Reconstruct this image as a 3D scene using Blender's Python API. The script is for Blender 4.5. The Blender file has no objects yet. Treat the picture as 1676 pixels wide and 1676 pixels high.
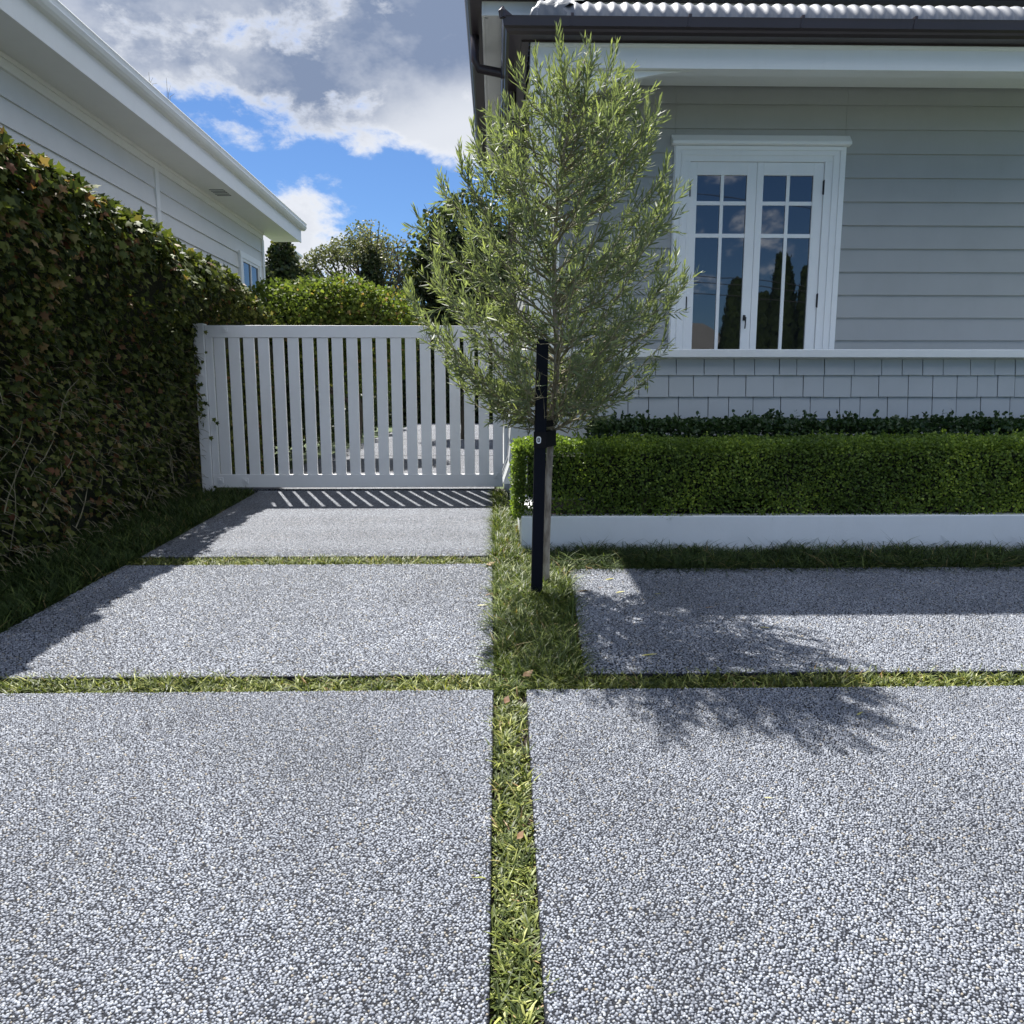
import bpy, math, random
import numpy as np
from mathutils import Vector, Matrix

random.seed(7)
rng = np.random.default_rng(11)
R = math.radians
scene = bpy.context.scene
COL = scene.collection

# ------------------------------------------------------------------ camera
FPX, CPX, PITCH, YAW = 1260.0, 838.0, R(8.7), R(1.18)
EYE = Vector((0, 0, 1.5))
cam_data = bpy.data.cameras.new("camera")
cam_data.sensor_width = 36.0
cam_data.lens = 36.0 * FPX / 1676.0
cam_data.clip_start, cam_data.clip_end = 0.05, 3000.0
cam = bpy.data.objects.new("camera", cam_data)
COL.objects.link(cam)
cam.location = EYE
cam.rotation_euler = (R(90) - PITCH, 0, -YAW)
scene.camera = cam

# ------------------------------------------------------------------ sun + sky
SUN_DIR = Vector((-0.41, 1.0, 1.665)).normalized()          # towards the sun
SUN_EL = math.asin(SUN_DIR.z)
SUN_AZ = math.atan2(SUN_DIR.x, SUN_DIR.y)
sun = bpy.data.lights.new("sun", 'SUN')
sun.energy = 5.0
sun.angle = R(0.55)
sun.color = (1.0, 0.965, 0.91)
sun_o = bpy.data.objects.new("sun", sun)
COL.objects.link(sun_o)
sun_o.rotation_euler = SUN_DIR.to_track_quat('Z', 'Y').to_euler()

scene.view_settings.view_transform = 'Standard'
scene.view_settings.look = 'None'
scene.view_settings.gamma = 1.0
scene.view_settings.exposure = 1.36

world = bpy.data.worlds.new("World")
scene.world = world
world.use_nodes = True
wt = world.node_tree
for n in list(wt.nodes):
    wt.nodes.remove(n)


class NT:
    """short helper for node trees"""
    def __init__(s, tree):
        s.t = tree

    def n(s, kind, **kw):
        nd = s.t.nodes.new(kind)
        for k, v in kw.items():
            setattr(nd, k, v)
        return nd

    def link(s, a, b):
        s.t.links.new(a, b)

    def put(s, sock, v):
        if v is None:
            return
        if isinstance(v, bpy.types.NodeSocket):
            s.t.links.new(v, sock)
        else:
            sock.default_value = v

    def math(s, op, a, b=None, c=None, clamp=False):
        nd = s.n('ShaderNodeMath', operation=op, use_clamp=clamp)
        s.put(nd.inputs[0], a)
        s.put(nd.inputs[1], b)
        s.put(nd.inputs[2], c)
        return nd.outputs[0]

    def rng(s, v, a, b, c=0.0, d=1.0, smooth=True):
        nd = s.n('ShaderNodeMapRange')
        if smooth:
            nd.interpolation_type = 'SMOOTHSTEP'
        s.put(nd.inputs['Value'], v)
        for nm, x in (('From Min', a), ('From Max', b), ('To Min', c), ('To Max', d)):
            nd.inputs[nm].default_value = x
        return nd.outputs['Result']

    def mix(s, f, a, b):
        nd = s.n('ShaderNodeMix', data_type='RGBA')
        s.put(nd.inputs[0], f)
        s.put(nd.inputs[6], (*a, 1) if isinstance(a, tuple) and len(a) == 3 else a)
        s.put(nd.inputs[7], (*b, 1) if isinstance(b, tuple) and len(b) == 3 else b)
        return nd.outputs[2]

    def noise(s, vec, scale, detail=4, rough=0.55, dist=0.0):
        nd = s.n('ShaderNodeTexNoise')
        s.put(nd.inputs['Vector'], vec)
        nd.inputs['Scale'].default_value = scale
        nd.inputs['Detail'].default_value = detail
        nd.inputs['Roughness'].default_value = rough
        nd.inputs['Distortion'].default_value = dist
        return nd.outputs['Fac']

    def scale(s, vec, x, y, z, ox=0, oy=0, oz=0):
        nd = s.n('ShaderNodeMapping')
        s.put(nd.inputs['Vector'], vec)
        nd.inputs['Scale'].default_value = (x, y, z)
        nd.inputs['Location'].default_value = (ox, oy, oz)
        return nd.outputs[0]


w = NT(wt)
sky = w.n('ShaderNodeTexSky', sky_type='NISHITA')
sky.sun_disc = False
sky.sun_elevation = SUN_EL
sky.sun_rotation = SUN_AZ
sky.altitude = 20
sky.air_density = 1.0
sky.dust_density = 0.25
sky.ozone_density = 2.2
tc = w.n('ShaderNodeTexCoord')
D = tc.outputs['Generated']
sep = w.n('ShaderNodeSeparateXYZ')
w.link(D, sep.inputs[0])
az = w.math('MULTIPLY', w.math('ARCTAN2', sep.outputs[0], sep.outputs[1]), 57.2958)
el = w.math('MULTIPLY', w.math('ARCSINE', sep.outputs[2]), 57.2958)


def blob(ca, ce, ra, re):
    a = w.math('DIVIDE', w.math('SUBTRACT', az, ca), ra)
    e = w.math('DIVIDE', w.math('SUBTRACT', el, ce), re)
    r2 = w.math('ADD', w.math('MULTIPLY', a, a), w.math('MULTIPLY', e, e))
    return w.math('EXPONENT', w.math('MULTIPLY', r2, -1.0))


vec = w.scale(D, 1.0, 1.0, 1.6, 3.1, 1.7, 0.4)
big = w.noise(vec, 3.2, 8, 0.62, 0.25)
fine = w.noise(vec, 13.0, 7, 0.62, 0.2)
dens = w.math('ADD', w.math('MULTIPLY', w.math('SUBTRACT', big, 0.5), 2.3),
              w.math('MULTIPLY', w.math('SUBTRACT', fine, 0.5), 1.5))
# where the banks of cloud and the clear band lie in the sky
slope_el = w.math('ADD', el, w.math('MULTIPLY', az, 0.06))
bank = w.rng(slope_el, 13.6, 19.5, -0.30, 0.46)
front = w.rng(w.math('ABSOLUTE', w.math('ADD', az, 8.0)), 55, 100, 1.0, 0.0)
back = w.rng(el, 26, 40, -0.36, 0.44)  # cloud added high up behind the camera to raise the fill light
bank = w.math('ADD', w.math('MULTIPLY', w.math('SUBTRACT', bank, back), front), back)
dens = w.math('ADD', dens, bank)
dens = w.math('ADD', dens, w.math('MULTIPLY', blob(-11.5, 10.2, 4.2, 3.6), 0.55))
dens = w.math('ADD', dens, w.math('MULTIPLY', blob(-17.0, 9.2, 3.6, 3.2), 0.6))
dens = w.math('ADD', dens, w.math('MULTIPLY', blob(-4.0, 16.4, 3.0, 1.6), 0.35))
dens = w.math('SUBTRACT', dens, w.math('MULTIPLY', blob(-5.5, 12.6, 3.6, 2.4), 0.5))
dens = w.math('ADD', dens, w.math('MULTIPLY', blob(-25, 20.5, 9, 5.0), 0.40))
cover = w.rng(dens, 0.0, 0.38)
thick = w.rng(dens, 0.12, 0.52)
# the bank is greyest above and to the left, white at its lower fringe
grey_side = w.math('MULTIPLY', w.rng(w.math('ADD', el, w.math('MULTIPLY', az, -0.32)), 18.5, 23.5), w.rng(w.noise(vec, 4.5, 6, 0.62), 0.30, 0.60, 0.35, 1.0))
thick = w.math('MULTIPLY', thick, w.math('ADD', w.math('MULTIPLY', grey_side, 0.95), 0.22), clamp=True)
cl = w.mix(thick, (0.36, 0.37, 0.39), (0.092, 0.118, 0.175))
tintn = w.n('ShaderNodeVectorMath', operation='MULTIPLY')
w.link(sky.outputs[0], tintn.inputs[0])
tintn.inputs[1].default_value = (0.48, 0.66, 0.90)
skys = w.n('ShaderNodeVectorMath', operation='SCALE')
w.link(tintn.outputs[0], skys.inputs[0])
skys.inputs['Scale'].default_value = 1.0
cls = w.n('ShaderNodeVectorMath', operation='SCALE')
w.link(cl, cls.inputs[0])
SKY_STRENGTH = 0.05
# clouds opposite the sun, behind the camera, are brightened to add fill light
w.link(w.math('MULTIPLY', w.math('ADD', w.math('MULTIPLY', w.math('SUBTRACT', 1.0, front), 1.0), 1.0), 1.0 / SKY_STRENGTH), cls.inputs['Scale'])
above = w.rng(el, -1.0, 2.0)
fin = w.mix(w.math('MULTIPLY', cover, above), skys.outputs[0], cls.outputs[0])
bg = w.n('ShaderNodeBackground')
w.link(fin, bg.inputs['Color'])
bg.inputs['Strength'].default_value = SKY_STRENGTH
wo = w.n('ShaderNodeOutputWorld')
w.link(bg.outputs[0], wo.inputs['Surface'])

# ------------------------------------------------------------------ placing helpers
SLOPE, YG = 0.044, 9.05        # the drive climbs to the gate, level behind it


def gz(y):
    return SLOPE * max(-2.0, min(y, YG))


Fv = Vector((math.sin(YAW) * math.cos(PITCH), math.cos(YAW) * math.cos(PITCH), -math.sin(PITCH)))
Rv = Vector((math.cos(YAW), -math.sin(YAW), 0))
Uv = Rv.cross(Fv)


def ray(px, py):
    return (Fv + Rv * ((px - CPX) / FPX) + Uv * ((CPX - py) / FPX))


def at(px, py, Y):
    d = ray(px, py)
    return EYE + d * (Y / d.y)


def atx(px, py, X):
    d = ray(px, py)
    return EYE + d * (X / d.x)


def gnd(px, py):
    d = ray(px, py)
    t = EYE.z / (SLOPE * d.y - d.z)
    return EYE + d * t


# ------------------------------------------------------------------ object helpers
def tag(o, label=None, cat=None, group=None, kind=None):
    if label: o['label'] = label
    if cat: o['category'] = cat
    if group: o['group'] = group
    if kind: o['kind'] = kind
    return o


def empty(name, loc, label, cat, group=None):
    o = bpy.data.objects.new(name, None)
    COL.objects.link(o)
    o.location = loc
    o.empty_display_size = 0.2
    o['origin'] = 1
    del o['origin']
    return tag(o, label, cat, group)


def link_mesh(name, me, m, parent=None, bevel=0, smooth=False):
    o = bpy.data.objects.new(name, me)
    COL.objects.link(o)
    if m: me.materials.append(m)
    if parent:
        o.parent = parent
        off = Vector(parent.location)
        if parent.parent: off = off + Vector(parent.parent.location)
        # vertices are given in world coordinates: cancel the parent's offset
        if parent.type == 'EMPTY' or parent.parent:
            o.location = -world_loc(parent)
    if bevel:
        b = o.modifiers.new('bevel', 'BEVEL')
        b.width = bevel; b.segments = 2; b.limit_method = 'ANGLE'; b.angle_limit = R(40)
        b.harden_normals = False
    if smooth:
        me.polygons.foreach_set('use_smooth', [True] * len(me.polygons))
    return o


def world_loc(o):
    v = Vector(o.location)
    while o.parent:
        o = o.parent
        v = v + Vector(o.location)
    return v


class MB:
    def __init__(s):
        s.v, s.f = [], []

    def add(s, vs, fs):
        k = len(s.v)
        s.v += [tuple(p) for p in vs]
        s.f += [tuple(i + k for i in f) for f in fs]
        return s

    def box(s, x0, x1, y0, y1, z0, z1):
        vs = [(x, y, z) for z in (z0, z1) for y in (y0, y1) for x in (x0, x1)]
        return s.add(vs, [(0, 2, 3, 1), (4, 5, 7, 6), (0, 1, 5, 4), (2, 6, 7, 3), (0, 4, 6, 2), (1, 3, 7, 5)])

    def hexa(s, b, t):
        """b, t: four bottom and four top points, counter-clockwise from above"""
        vs = list(b) + list(t)
        return s.add(vs, [(3, 2, 1, 0), (4, 5, 6, 7)] + [(i, (i + 1) % 4, (i + 1) % 4 + 4, i + 4) for i in range(4)])

    def prism(s, pts, axis, a, b):
        """pts: outline in the two other axes, extruded from a to b along axis"""
        def mk(p, t):
            return (t, p[0], p[1]) if axis == 'x' else ((p[0], t, p[1]) if axis == 'y' else (p[0], p[1], t))
        n = len(pts)
        vs = [mk(p, a) for p in pts] + [mk(p, b) for p in pts]
        return s.add(vs, [tuple(range(n - 1, -1, -1)), tuple(range(n, 2 * n))] +
                     [(i, (i + 1) % n, (i + 1) % n + n, i + n) for i in range(n)])

    def tube(s, path, rad, n=8, cap=True):
        path = [Vector(p) for p in path]
        if not hasattr(rad, '__len__'): rad = [rad] * len(path)
        k = len(s.v)
        up = Vector((0.13, 0.27, 0.95))
        for i, p in enumerate(path):
            d = (path[min(i + 1, len(path) - 1)] - path[max(i - 1, 0)]).normalized()
            a = d.cross(up)
            if a.length < 0.1: a = d.cross(Vector((1, 0, 0)))
            a.normalize(); b = d.cross(a)
            for j in range(n):
                t = 2 * math.pi * j / n
                s.v.append(tuple(p + (a * math.cos(t) + b * math.sin(t)) * rad[i]))
        for i in range(len(path) - 1):
            for j in range(n):
                q = k + i * n
                s.f.append((q + j, q + (j + 1) % n, q + n + (j + 1) % n, q + n + j))
        if cap:
            s.f.append(tuple(k + j for j in range(n - 1, -1, -1)))
            s.f.append(tuple(k + (len(path) - 1) * n + j for j in range(n)))
        return s

    def build(s, name, m, parent=None, bevel=0, smooth=False):
        me = bpy.data.meshes.new(name)
        me.from_pydata(s.v, [], s.f)
        me.validate()
        import bmesh
        bm = bmesh.new(); bm.from_mesh(me)
        bmesh.ops.recalc_face_normals(bm, faces=bm.faces)
        bm.to_mesh(me); bm.free()
        me.update()
        return link_mesh(name, me, m, parent, bevel, smooth)


def unit(a):
    return a / np.maximum(np.linalg.norm(a, axis=1, keepdims=True), 1e-9)


def scatter(name, tmpl, faces, pos, along, nrm, size, m, parent=None, tint=None, width=None, smooth=False, curl=None):
    """copies of one small outline, all in ONE mesh; tmpl (k,3): x along, y across, z up the normal"""
    tmpl = np.asarray(tmpl, float); N = len(pos); K = len(tmpl)
    along = unit(along); side = unit(np.cross(nrm, along)); nrm = np.cross(along, side)
    size = np.asarray(size).reshape(-1, 1)
    width = size if width is None else np.asarray(width).reshape(-1, 1)
    z = tmpl[None, :, 2:3]
    if curl is not None:
        z = z + (np.asarray(curl).reshape(-1, 1, 1)) * (tmpl[None, :, 0:1] ** 2)
    V = (pos[:, None, :] + along[:, None, :] * tmpl[None, :, 0:1] * size[:, None, :]
         + side[:, None, :] * tmpl[None, :, 1:2] * width[:, None, :]
         + nrm[:, None, :] * z * size[:, None, :]).reshape(-1, 3)
    loops, starts, tot = [], [], []
    flat = np.concatenate([np.array(f) for f in faces]); cnt = np.array([len(f) for f in faces])
    L = (flat[None, :] + (np.arange(N) * K)[:, None]).reshape(-1)
    cnts = np.tile(cnt, N); st = np.concatenate([[0], np.cumsum(cnts)[:-1]])
    me = bpy.data.meshes.new(name)
    me.vertices.add(len(V)); me.vertices.foreach_set('co', V.astype(np.float32).reshape(-1))
    me.loops.add(len(L)); me.loops.foreach_set('vertex_index', L.astype(np.int32))
    me.polygons.add(len(cnts)); me.polygons.foreach_set('loop_start', st.astype(np.int32))
    me.polygons.foreach_set('loop_total', cnts.astype(np.int32))
    if smooth:
        me.polygons.foreach_set('use_smooth', np.ones(len(cnts), bool))
    me.update(calc_edges=True)
    if tint is None: tint = rng.random(N)
    at_ = me.attributes.new('tint', 'FLOAT', 'POINT')
    at_.data.foreach_set('value', np.repeat(tint, K).astype(np.float32))
    al = me.attributes.new('len', 'FLOAT', 'POINT')
    al.data.foreach_set('value', np.tile(tmpl[:, 0], N).astype(np.float32))
    return link_mesh(name, me, m, parent)


def sines(p, sc, seed=0):
    """cheap lumpy noise in about -1..1, p (n,3)"""
    r = np.random.default_rng(seed)
    out = np.zeros(len(p))
    for k in range(7):
        d = r.normal(size=3); d /= np.linalg.norm(d)
        out += np.sin(p @ d * sc * (0.7 + 0.35 * k) + r.random() * 6.28) / (1 + 0.35 * k)
    return out / 3.2


# ------------------------------------------------------------------ materials
def newmat(name):
    m = bpy.data.materials.new(name)
    m.use_nodes = True
    t = m.node_tree
    for n in list(t.nodes): t.nodes.remove(n)
    h = NT(t)
    out = h.n('ShaderNodeOutputMaterial')
    p = h.n('ShaderNodeBsdfPrincipled')
    h.link(p.outputs[0], out.inputs['Surface'])
    return m, h, p, out


def bump(h, p, height, strength, dist):
    b = h.n('ShaderNodeBump')
    b.inputs['Strength'].default_value = strength
    b.inputs['Distance'].default_value = dist
    h.link(height, b.inputs['Height'])
    h.link(b.outputs[0], p.inputs['Normal'])


def paint(name, col, rough=0.5, dirt=0.10, grain=0.12, metallic=0.0, streak=0.06):
    m, h, p, _ = newmat(name)
    g = h.n('ShaderNodeNewGeometry').outputs['Position']
    a = h.noise(g, 2.3, 5, 0.6)
    b = h.noise(h.scale(g, 9, 9, 0.9), 1.6, 4, 0.6)
    c = h.noise(g, 90, 3, 0.6)
    f = h.math('ADD', h.math('MULTIPLY', h.rng(a, 0.35, 0.75), dirt), h.math('MULTIPLY', h.rng(b, 0.5, 0.8), streak), clamp=True)
    h.link(h.mix(f, col, tuple(x * y for x, y in zip(col, (0.60, 0.58, 0.52)))), p.inputs['Base Color'])
    p.inputs['Roughness'].default_value = rough
    p.inputs['Metallic'].default_value = metallic
    bump(h, p, c, grain, 0.002)
    return m


def leafmat(name, cols, rough=0.45, trans=0.35, spec=0.4, tipcol=None, dirt=0.0):
    """cols: list of (position, colour) over each leaf's own random number"""
    m, h, p, out = newmat(name)
    a = h.n('ShaderNodeAttribute', attribute_name='tint')
    ramp = h.n('ShaderNodeValToRGB')
    els = ramp.color_ramp.elements
    els[0].position, els[0].color = cols[0][0], (*cols[0][1], 1)
    els[1].position, els[1].color = cols[-1][0], (*cols[-1][1], 1)
    for q, c in cols[1:-1]:
        e = els.new(q); e.color = (*c, 1)
    h.link(a.outputs['Fac'], ramp.inputs[0])
    c = ramp.outputs[0]
    if tipcol:
        l = h.n('ShaderNodeAttribute', attribute_name='len')
        c = h.mix(h.rng(l.outputs['Fac'], 0.15, 1.0, 0, 0.75), c, tipcol)
    h.link(c, p.inputs['Base Color'])
    p.inputs['Roughness'].default_value = rough
    p.inputs['Specular IOR Level'].default_value = spec
    tr = h.n('ShaderNodeBsdfTranslucent')
    bright = h.n('ShaderNodeVectorMath', operation='MULTIPLY')
    h.link(c, bright.inputs[0]); bright.inputs[1].default_value = (1.5, 1.55, 0.75)
    h.link(bright.outputs[0], tr.inputs[0])
    mx = h.n('ShaderNodeMixShader'); mx.inputs[0].default_value = trans
    h.link(p.outputs[0], mx.inputs[1]); h.link(tr.outputs[0], mx.inputs[2])
    h.link(mx.outputs[0], out.inputs['Surface'])
    return m


def barkmat(name, c1, c2, sc=30):
    m, h, p, _ = newmat(name)
    g = h.n('ShaderNodeNewGeometry').outputs['Position']
    a = h.noise(h.scale(g, 1, 1, 0.35), sc, 6, 0.65)
    h.link(h.mix(h.rng(a, 0.3, 0.7), c1, c2), p.inputs['Base Color'])
    p.inputs['Roughness'].default_value = 0.9
    bump(h, p, a, 0.6, 0.006)
    return m


def aggregate(name, k=1.0):
    """exposed aggregate concrete: pale chips in a dark binder, with the shade between chips painted in"""
    m, h, p, _ = newmat(name)
    g = h.n('ShaderNodeNewGeometry').outputs['Position']
    wob = h.n('ShaderNodeTexNoise'); h.link(g, wob.inputs['Vector']); wob.inputs['Scale'].default_value = 70
    wv = h.n('ShaderNodeVectorMath', operation='SCALE'); h.link(wob.outputs['Color'], wv.inputs[0]); wv.inputs['Scale'].default_value = 0.001
    gv = h.n('ShaderNodeVectorMath', operation='ADD'); h.link(g, gv.inputs[0]); h.link(wv.outputs[0], gv.inputs[1])
    fl = h.n('ShaderNodeVectorMath', operation='MULTIPLY'); h.link(gv.outputs[0], fl.inputs[0]); fl.inputs[1].default_value = (1, 1, 0.35)
    v1 = h.n('ShaderNodeTexVoronoi', feature='DISTANCE_TO_EDGE'); h.link(fl.outputs[0], v1.inputs['Vector']); v1.inputs['Scale'].default_value = 98
    v2 = h.n('ShaderNodeTexVoronoi', feature='F1'); h.link(fl.outputs[0], v2.inputs['Vector']); v2.inputs['Scale'].default_value = 98
    sp = h.n('ShaderNodeSeparateColor'); h.link(v2.outputs['Color'], sp.inputs[0])
    edge = h.math('ADD', v1.outputs['Distance'], h.math('MULTIPLY', h.math('SUBTRACT', h.noise(g, 190, 2, 0.6), 0.5), 0.22))
    stone = h.rng(edge, 0.09, 0.21)
    keep = h.rng(sp.outputs[0], 0.03, 0.12)                       # some chips missing
    stone = h.math('MULTIPLY', stone, keep)
    patch = h.rng(h.noise(g, 1.7, 5, 0.6), 0.3, 0.75, 0.86, 1.08)
    sc_ = h.mix(sp.outputs[1], (0.26 * k, 0.28 * k, 0.32 * k), (0.42 * k, 0.445 * k, 0.49 * k))
    warm = h.rng(sp.outputs[2], 0.90, 0.97)
    sc_ = h.mix(h.math('MULTIPLY', warm, 0.5), sc_, (0.36, 0.31, 0.25))
    c = h.mix(stone, (0.018, 0.021, 0.030), sc_)  # gap colour: dark binder plus painted self-shadow of the chips
    pm = h.n('ShaderNodeVectorMath', operation='SCALE'); h.link(c, pm.inputs[0]); h.link(patch, pm.inputs['Scale'])
    stain = h.rng(h.noise(g, 0.9, 6, 0.7, 0.6), 0.56, 0.72, 0.0, 0.16)
    c = h.mix(stain, pm.outputs[0], (0.15, 0.15, 0.145))
    if k == 1.0:
        xyz = h.n('ShaderNodeSeparateXYZ'); h.link(g, xyz.inputs[0])
        wide = h.math('SUBTRACT', h.math('ABSOLUTE', xyz.outputs[0]), h.math('MULTIPLY', xyz.outputs[1], 0.68))
        f_ = h.math('MAXIMUM', h.rng(xyz.outputs[1], 5.7, 6.2), h.math('MAXIMUM', h.rng(wide, 0.9, 1.0), h.rng(xyz.outputs[1], 1.0, 0.9)))
        c = h.mix(f_, (0.013, 0.015, 0.021), c)  # base under the modelled chips, painted near-black for the shade between them
    h.link(c, p.inputs['Base Color'])
    p.inputs['Roughness'].default_value = 0.6
    p.inputs['Specular IOR Level'].default_value = 0.2
    hgt = h.math('ADD', h.rng(edge, 0.0, 0.30), h.math('MULTIPLY', sp.outputs[0], 0.3))
    hgt = h.math('ADD', hgt, h.math('MULTIPLY', h.noise(g, 260, 2, 0.6), 0.35))
    hgt = h.math('MULTIPLY', hgt, h.math('ADD', h.math('MULTIPLY', keep, 0.6), 0.4))
    bump(h, p, hgt, 1.0, 0.0030)
    return m


def stonemat():
    m, h, p, _ = newmat('aggregate_stones')
    a = h.n('ShaderNodeAttribute', attribute_name='tint')
    g = h.n('ShaderNodeNewGeometry').outputs['Position']
    r = h.n('ShaderNodeValToRGB')
    e_ = r.color_ramp.elements
    e_[0].color = (0.11, 0.12, 0.145, 1); e_[1].color = (0.24, 0.205, 0.16, 1)
    for q_, c_ in ((0.25, (0.185, 0.20, 0.235)), (0.7, (0.26, 0.28, 0.32)), (0.93, (0.36, 0.38, 0.415)), (0.97, (0.30, 0.29, 0.26))):
        x_ = e_.new(q_); x_.color = (*c_, 1)
    h.link(a.outputs['Fac'], r.inputs[0])
    patch = h.rng(h.noise(g, 1.6, 6, 0.65), 0.3, 0.72, 0.70, 0.96)
    pm = h.n('ShaderNodeVectorMath', operation='SCALE'); h.link(r.outputs[0], pm.inputs[0]); h.link(patch, pm.inputs['Scale'])
    h.link(pm.outputs[0], p.inputs['Base Color'])
    p.inputs['Roughness'].default_value = 0.6
    p.inputs['Specular IOR Level'].default_value = 0.3
    return m


def soilmat(name, c1, c2, sc=40):
    m, h, p, _ = newmat(name)
    g = h.n('ShaderNodeNewGeometry').outputs['Position']
    a = h.noise(g, sc, 6, 0.7)
    h.link(h.mix(h.rng(a, 0.35, 0.65), c1, c2), p.inputs['Base Color'])
    p.inputs['Roughness'].default_value = 0.95
    bump(h, p, a, 0.8, 0.02)
    return m


M = {}
M['gate'] = paint('white_gate_paint', (0.84, 0.84, 0.84), 0.38, 0.12, 0.2)
M['white'] = paint('white_trim_paint', (0.84, 0.845, 0.83), 0.42, 0.05)
M['board'] = paint('grey_board_paint', (0.365, 0.372, 0.362), 0.5, 0.14, 0.2)
M['shingle'] = paint('grey_shingle_paint', (0.46, 0.48, 0.485), 0.55, 0.16, 0.35)
M['groove'] = paint('shadow_gap', (0.10, 0.11, 0.12), 0.8)
M['nb_board'] = paint('neighbour_board_paint', (0.70, 0.70, 0.685), 0.5, 0.12, 0.2)
M['nb_white'] = paint('neighbour_trim_paint', (0.80, 0.80, 0.78), 0.45, 0.08)
M['bronze'] = paint('bronze_gutter', (0.064, 0.050, 0.055), 0.34, 0.2, 0.08, 0.35)
M['render'] = paint('planter_render', (0.76, 0.78, 0.80), 0.7, 0.14, 0.5)
M['iron'] = paint('galvanised_iron', (0.19, 0.20, 0.225), 0.55, 0.3, 0.1, 0.25)
M['lead'] = paint('lead_flashing', (0.13, 0.145, 0.17), 0.55, 0.5, 0.9, 0.5)
M['black'] = paint('black_metal', (0.012, 0.012, 0.015), 0.4, 0.0)
M['stake'] = paint('navy_stake', (0.0045, 0.006, 0.011), 0.6, 0.1, 0.2)
M['rubber'] = paint('rubber_tie', (0.012, 0.012, 0.013), 0.8, 0.1)
for k_ in ('stake', 'rubber'):
    [n_ for n_ in M[k_].node_tree.nodes if n_.type == 'BSDF_PRINCIPLED'][0].inputs['Specular IOR Level'].default_value = 0.12
M['badge'] = paint('badge_white', (0.75, 0.76, 0.76), 0.4, 0.0)
M['tile'] = paint('roof_tiles', (0.16, 0.12, 0.11), 0.7, 0.3, 0.5)
M['farwall'] = paint('far_wall', (0.20, 0.20, 0.205), 0.7, 0.2)
M['agg'] = aggregate('exposed_aggregate')
M['stones'] = stonemat()
M['agg_far'] = aggregate('older_aggregate', 0.9)
M['soil'] = soilmat('soil', (0.022, 0.017, 0.012), (0.055, 0.042, 0.028))
M['lawn'] = soilmat('lawn', (0.03, 0.05, 0.015), (0.07, 0.10, 0.03), 6)
M['asphalt'] = soilmat('asphalt', (0.04, 0.04, 0.042), (0.06, 0.06, 0.062), 90)
M['wire'] = paint('wire', (0.02, 0.02, 0.02), 0.6, 0)

m, h, p, _ = newmat('window_glass')
p.inputs['Base Color'].default_value = (0.006, 0.007, 0.009, 1)
p.inputs['Roughness'].default_value = 0.015
p.inputs['IOR'].default_value = 2.1
g = h.n('ShaderNodeNewGeometry').outputs['Position']
bump(h, p, h.noise(g, 1.3, 2, 0.5), 0.10, 0.012)
M['glass'] = m

M['olive'] = leafmat('olive_leaves', [(0, (0.090, 0.115, 0.066)), (0.5, (0.170, 0.205, 0.112)), (0.82, (0.27, 0.31, 0.14)), (1, (0.43, 0.47, 0.15))], 0.55, 0.38, 0.36)
M['mondo'] = leafmat('mondo_grass', [(0, (0.022, 0.036, 0.009)), (0.40, (0.075, 0.100, 0.020)), (0.7, (0.18, 0.21, 0.045)), (0.95, (0.38, 0.39, 0.12)), (1, (0.30, 0.20, 0.10))], 0.5, 0.22, 0.3)
M['mondo_long'] = leafmat('long_mondo_grass', [(0, (0.018, 0.032, 0.012)), (0.7, (0.05, 0.080, 0.022)), (0.95, (0.14, 0.18, 0.05)), (1, (0.22, 0.17, 0.08))], 0.6, 0.22, 0.15)
M['mondo_mid'] = leafmat('bed_mondo_grass', [(0, (0.022, 0.040, 0.009)), (0.5, (0.070, 0.105, 0.018)), (0.82, (0.19, 0.23, 0.045)), (0.97, (0.30, 0.32, 0.10)), (1, (0.30, 0.20, 0.10))], 0.5, 0.24, 0.3)
M['box'] = leafmat('box_leaves', [(0, (0.070, 0.112, 0.026)), (0.55, (0.165, 0.235, 0.046)), (1, (0.40, 0.48, 0.075))], 0.5, 0.36, 0.25)
M['box_dark'] = leafmat('dark_shrub_leaves', [(0, (0.025, 0.050, 0.018)), (1, (0.055, 0.095, 0.030))], 0.42, 0.25, 0.4)
M['ivy'] = leafmat('ivy_leaves', [(0, (0.022, 0.034, 0.010)), (0.35, (0.050, 0.068, 0.018)), (0.58, (0.105, 0.125, 0.030)), (0.70, (0.15, 0.16, 0.05)), (0.80, (0.115, 0.070, 0.032)), (0.9, (0.15, 0.065, 0.035)), (1, (0.24, 0.18, 0.08))], 0.62, 0.28, 0.15)
M['bush'] = leafmat('bush_leaves', [(0, (0.045, 0.070, 0.016)), (0.6, (0.11, 0.15, 0.035)), (0.92, (0.22, 0.26, 0.06)), (1, (0.30, 0.20, 0.09))], 0.62, 0.35, 0.12)
M['tree_dark'] = leafmat('dark_tree_leaves', [(0, (0.018, 0.030, 0.016)), (0.7, (0.045, 0.062, 0.026)), (1, (0.12, 0.12, 0.05))], 0.55, 0.22, 0.2)
M['tree_pale'] = leafmat('pale_tree_leaves', [(0, (0.07, 0.078, 0.045)), (0.7, (0.13, 0.14, 0.080)), (1, (0.25, 0.24, 0.15))], 0.55, 0.30, 0.2)
M['conifer'] = leafmat('conifer_leaves', [(0, (0.018, 0.032, 0.012)), (1, (0.05, 0.075, 0.022))], 0.5, 0.15, 0.3)
M['dry'] = leafmat('dry_leaves', [(0, (0.10, 0.05, 0.025)), (0.5, (0.19, 0.10, 0.05)), (1, (0.28, 0.19, 0.09))], 0.6, 0.2, 0.3)
M['yellow'] = leafmat('yellow_leaves', [(0, (0.30, 0.30, 0.07)), (1, (0.55, 0.48, 0.17))], 0.45, 0.2, 0.4)
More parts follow.
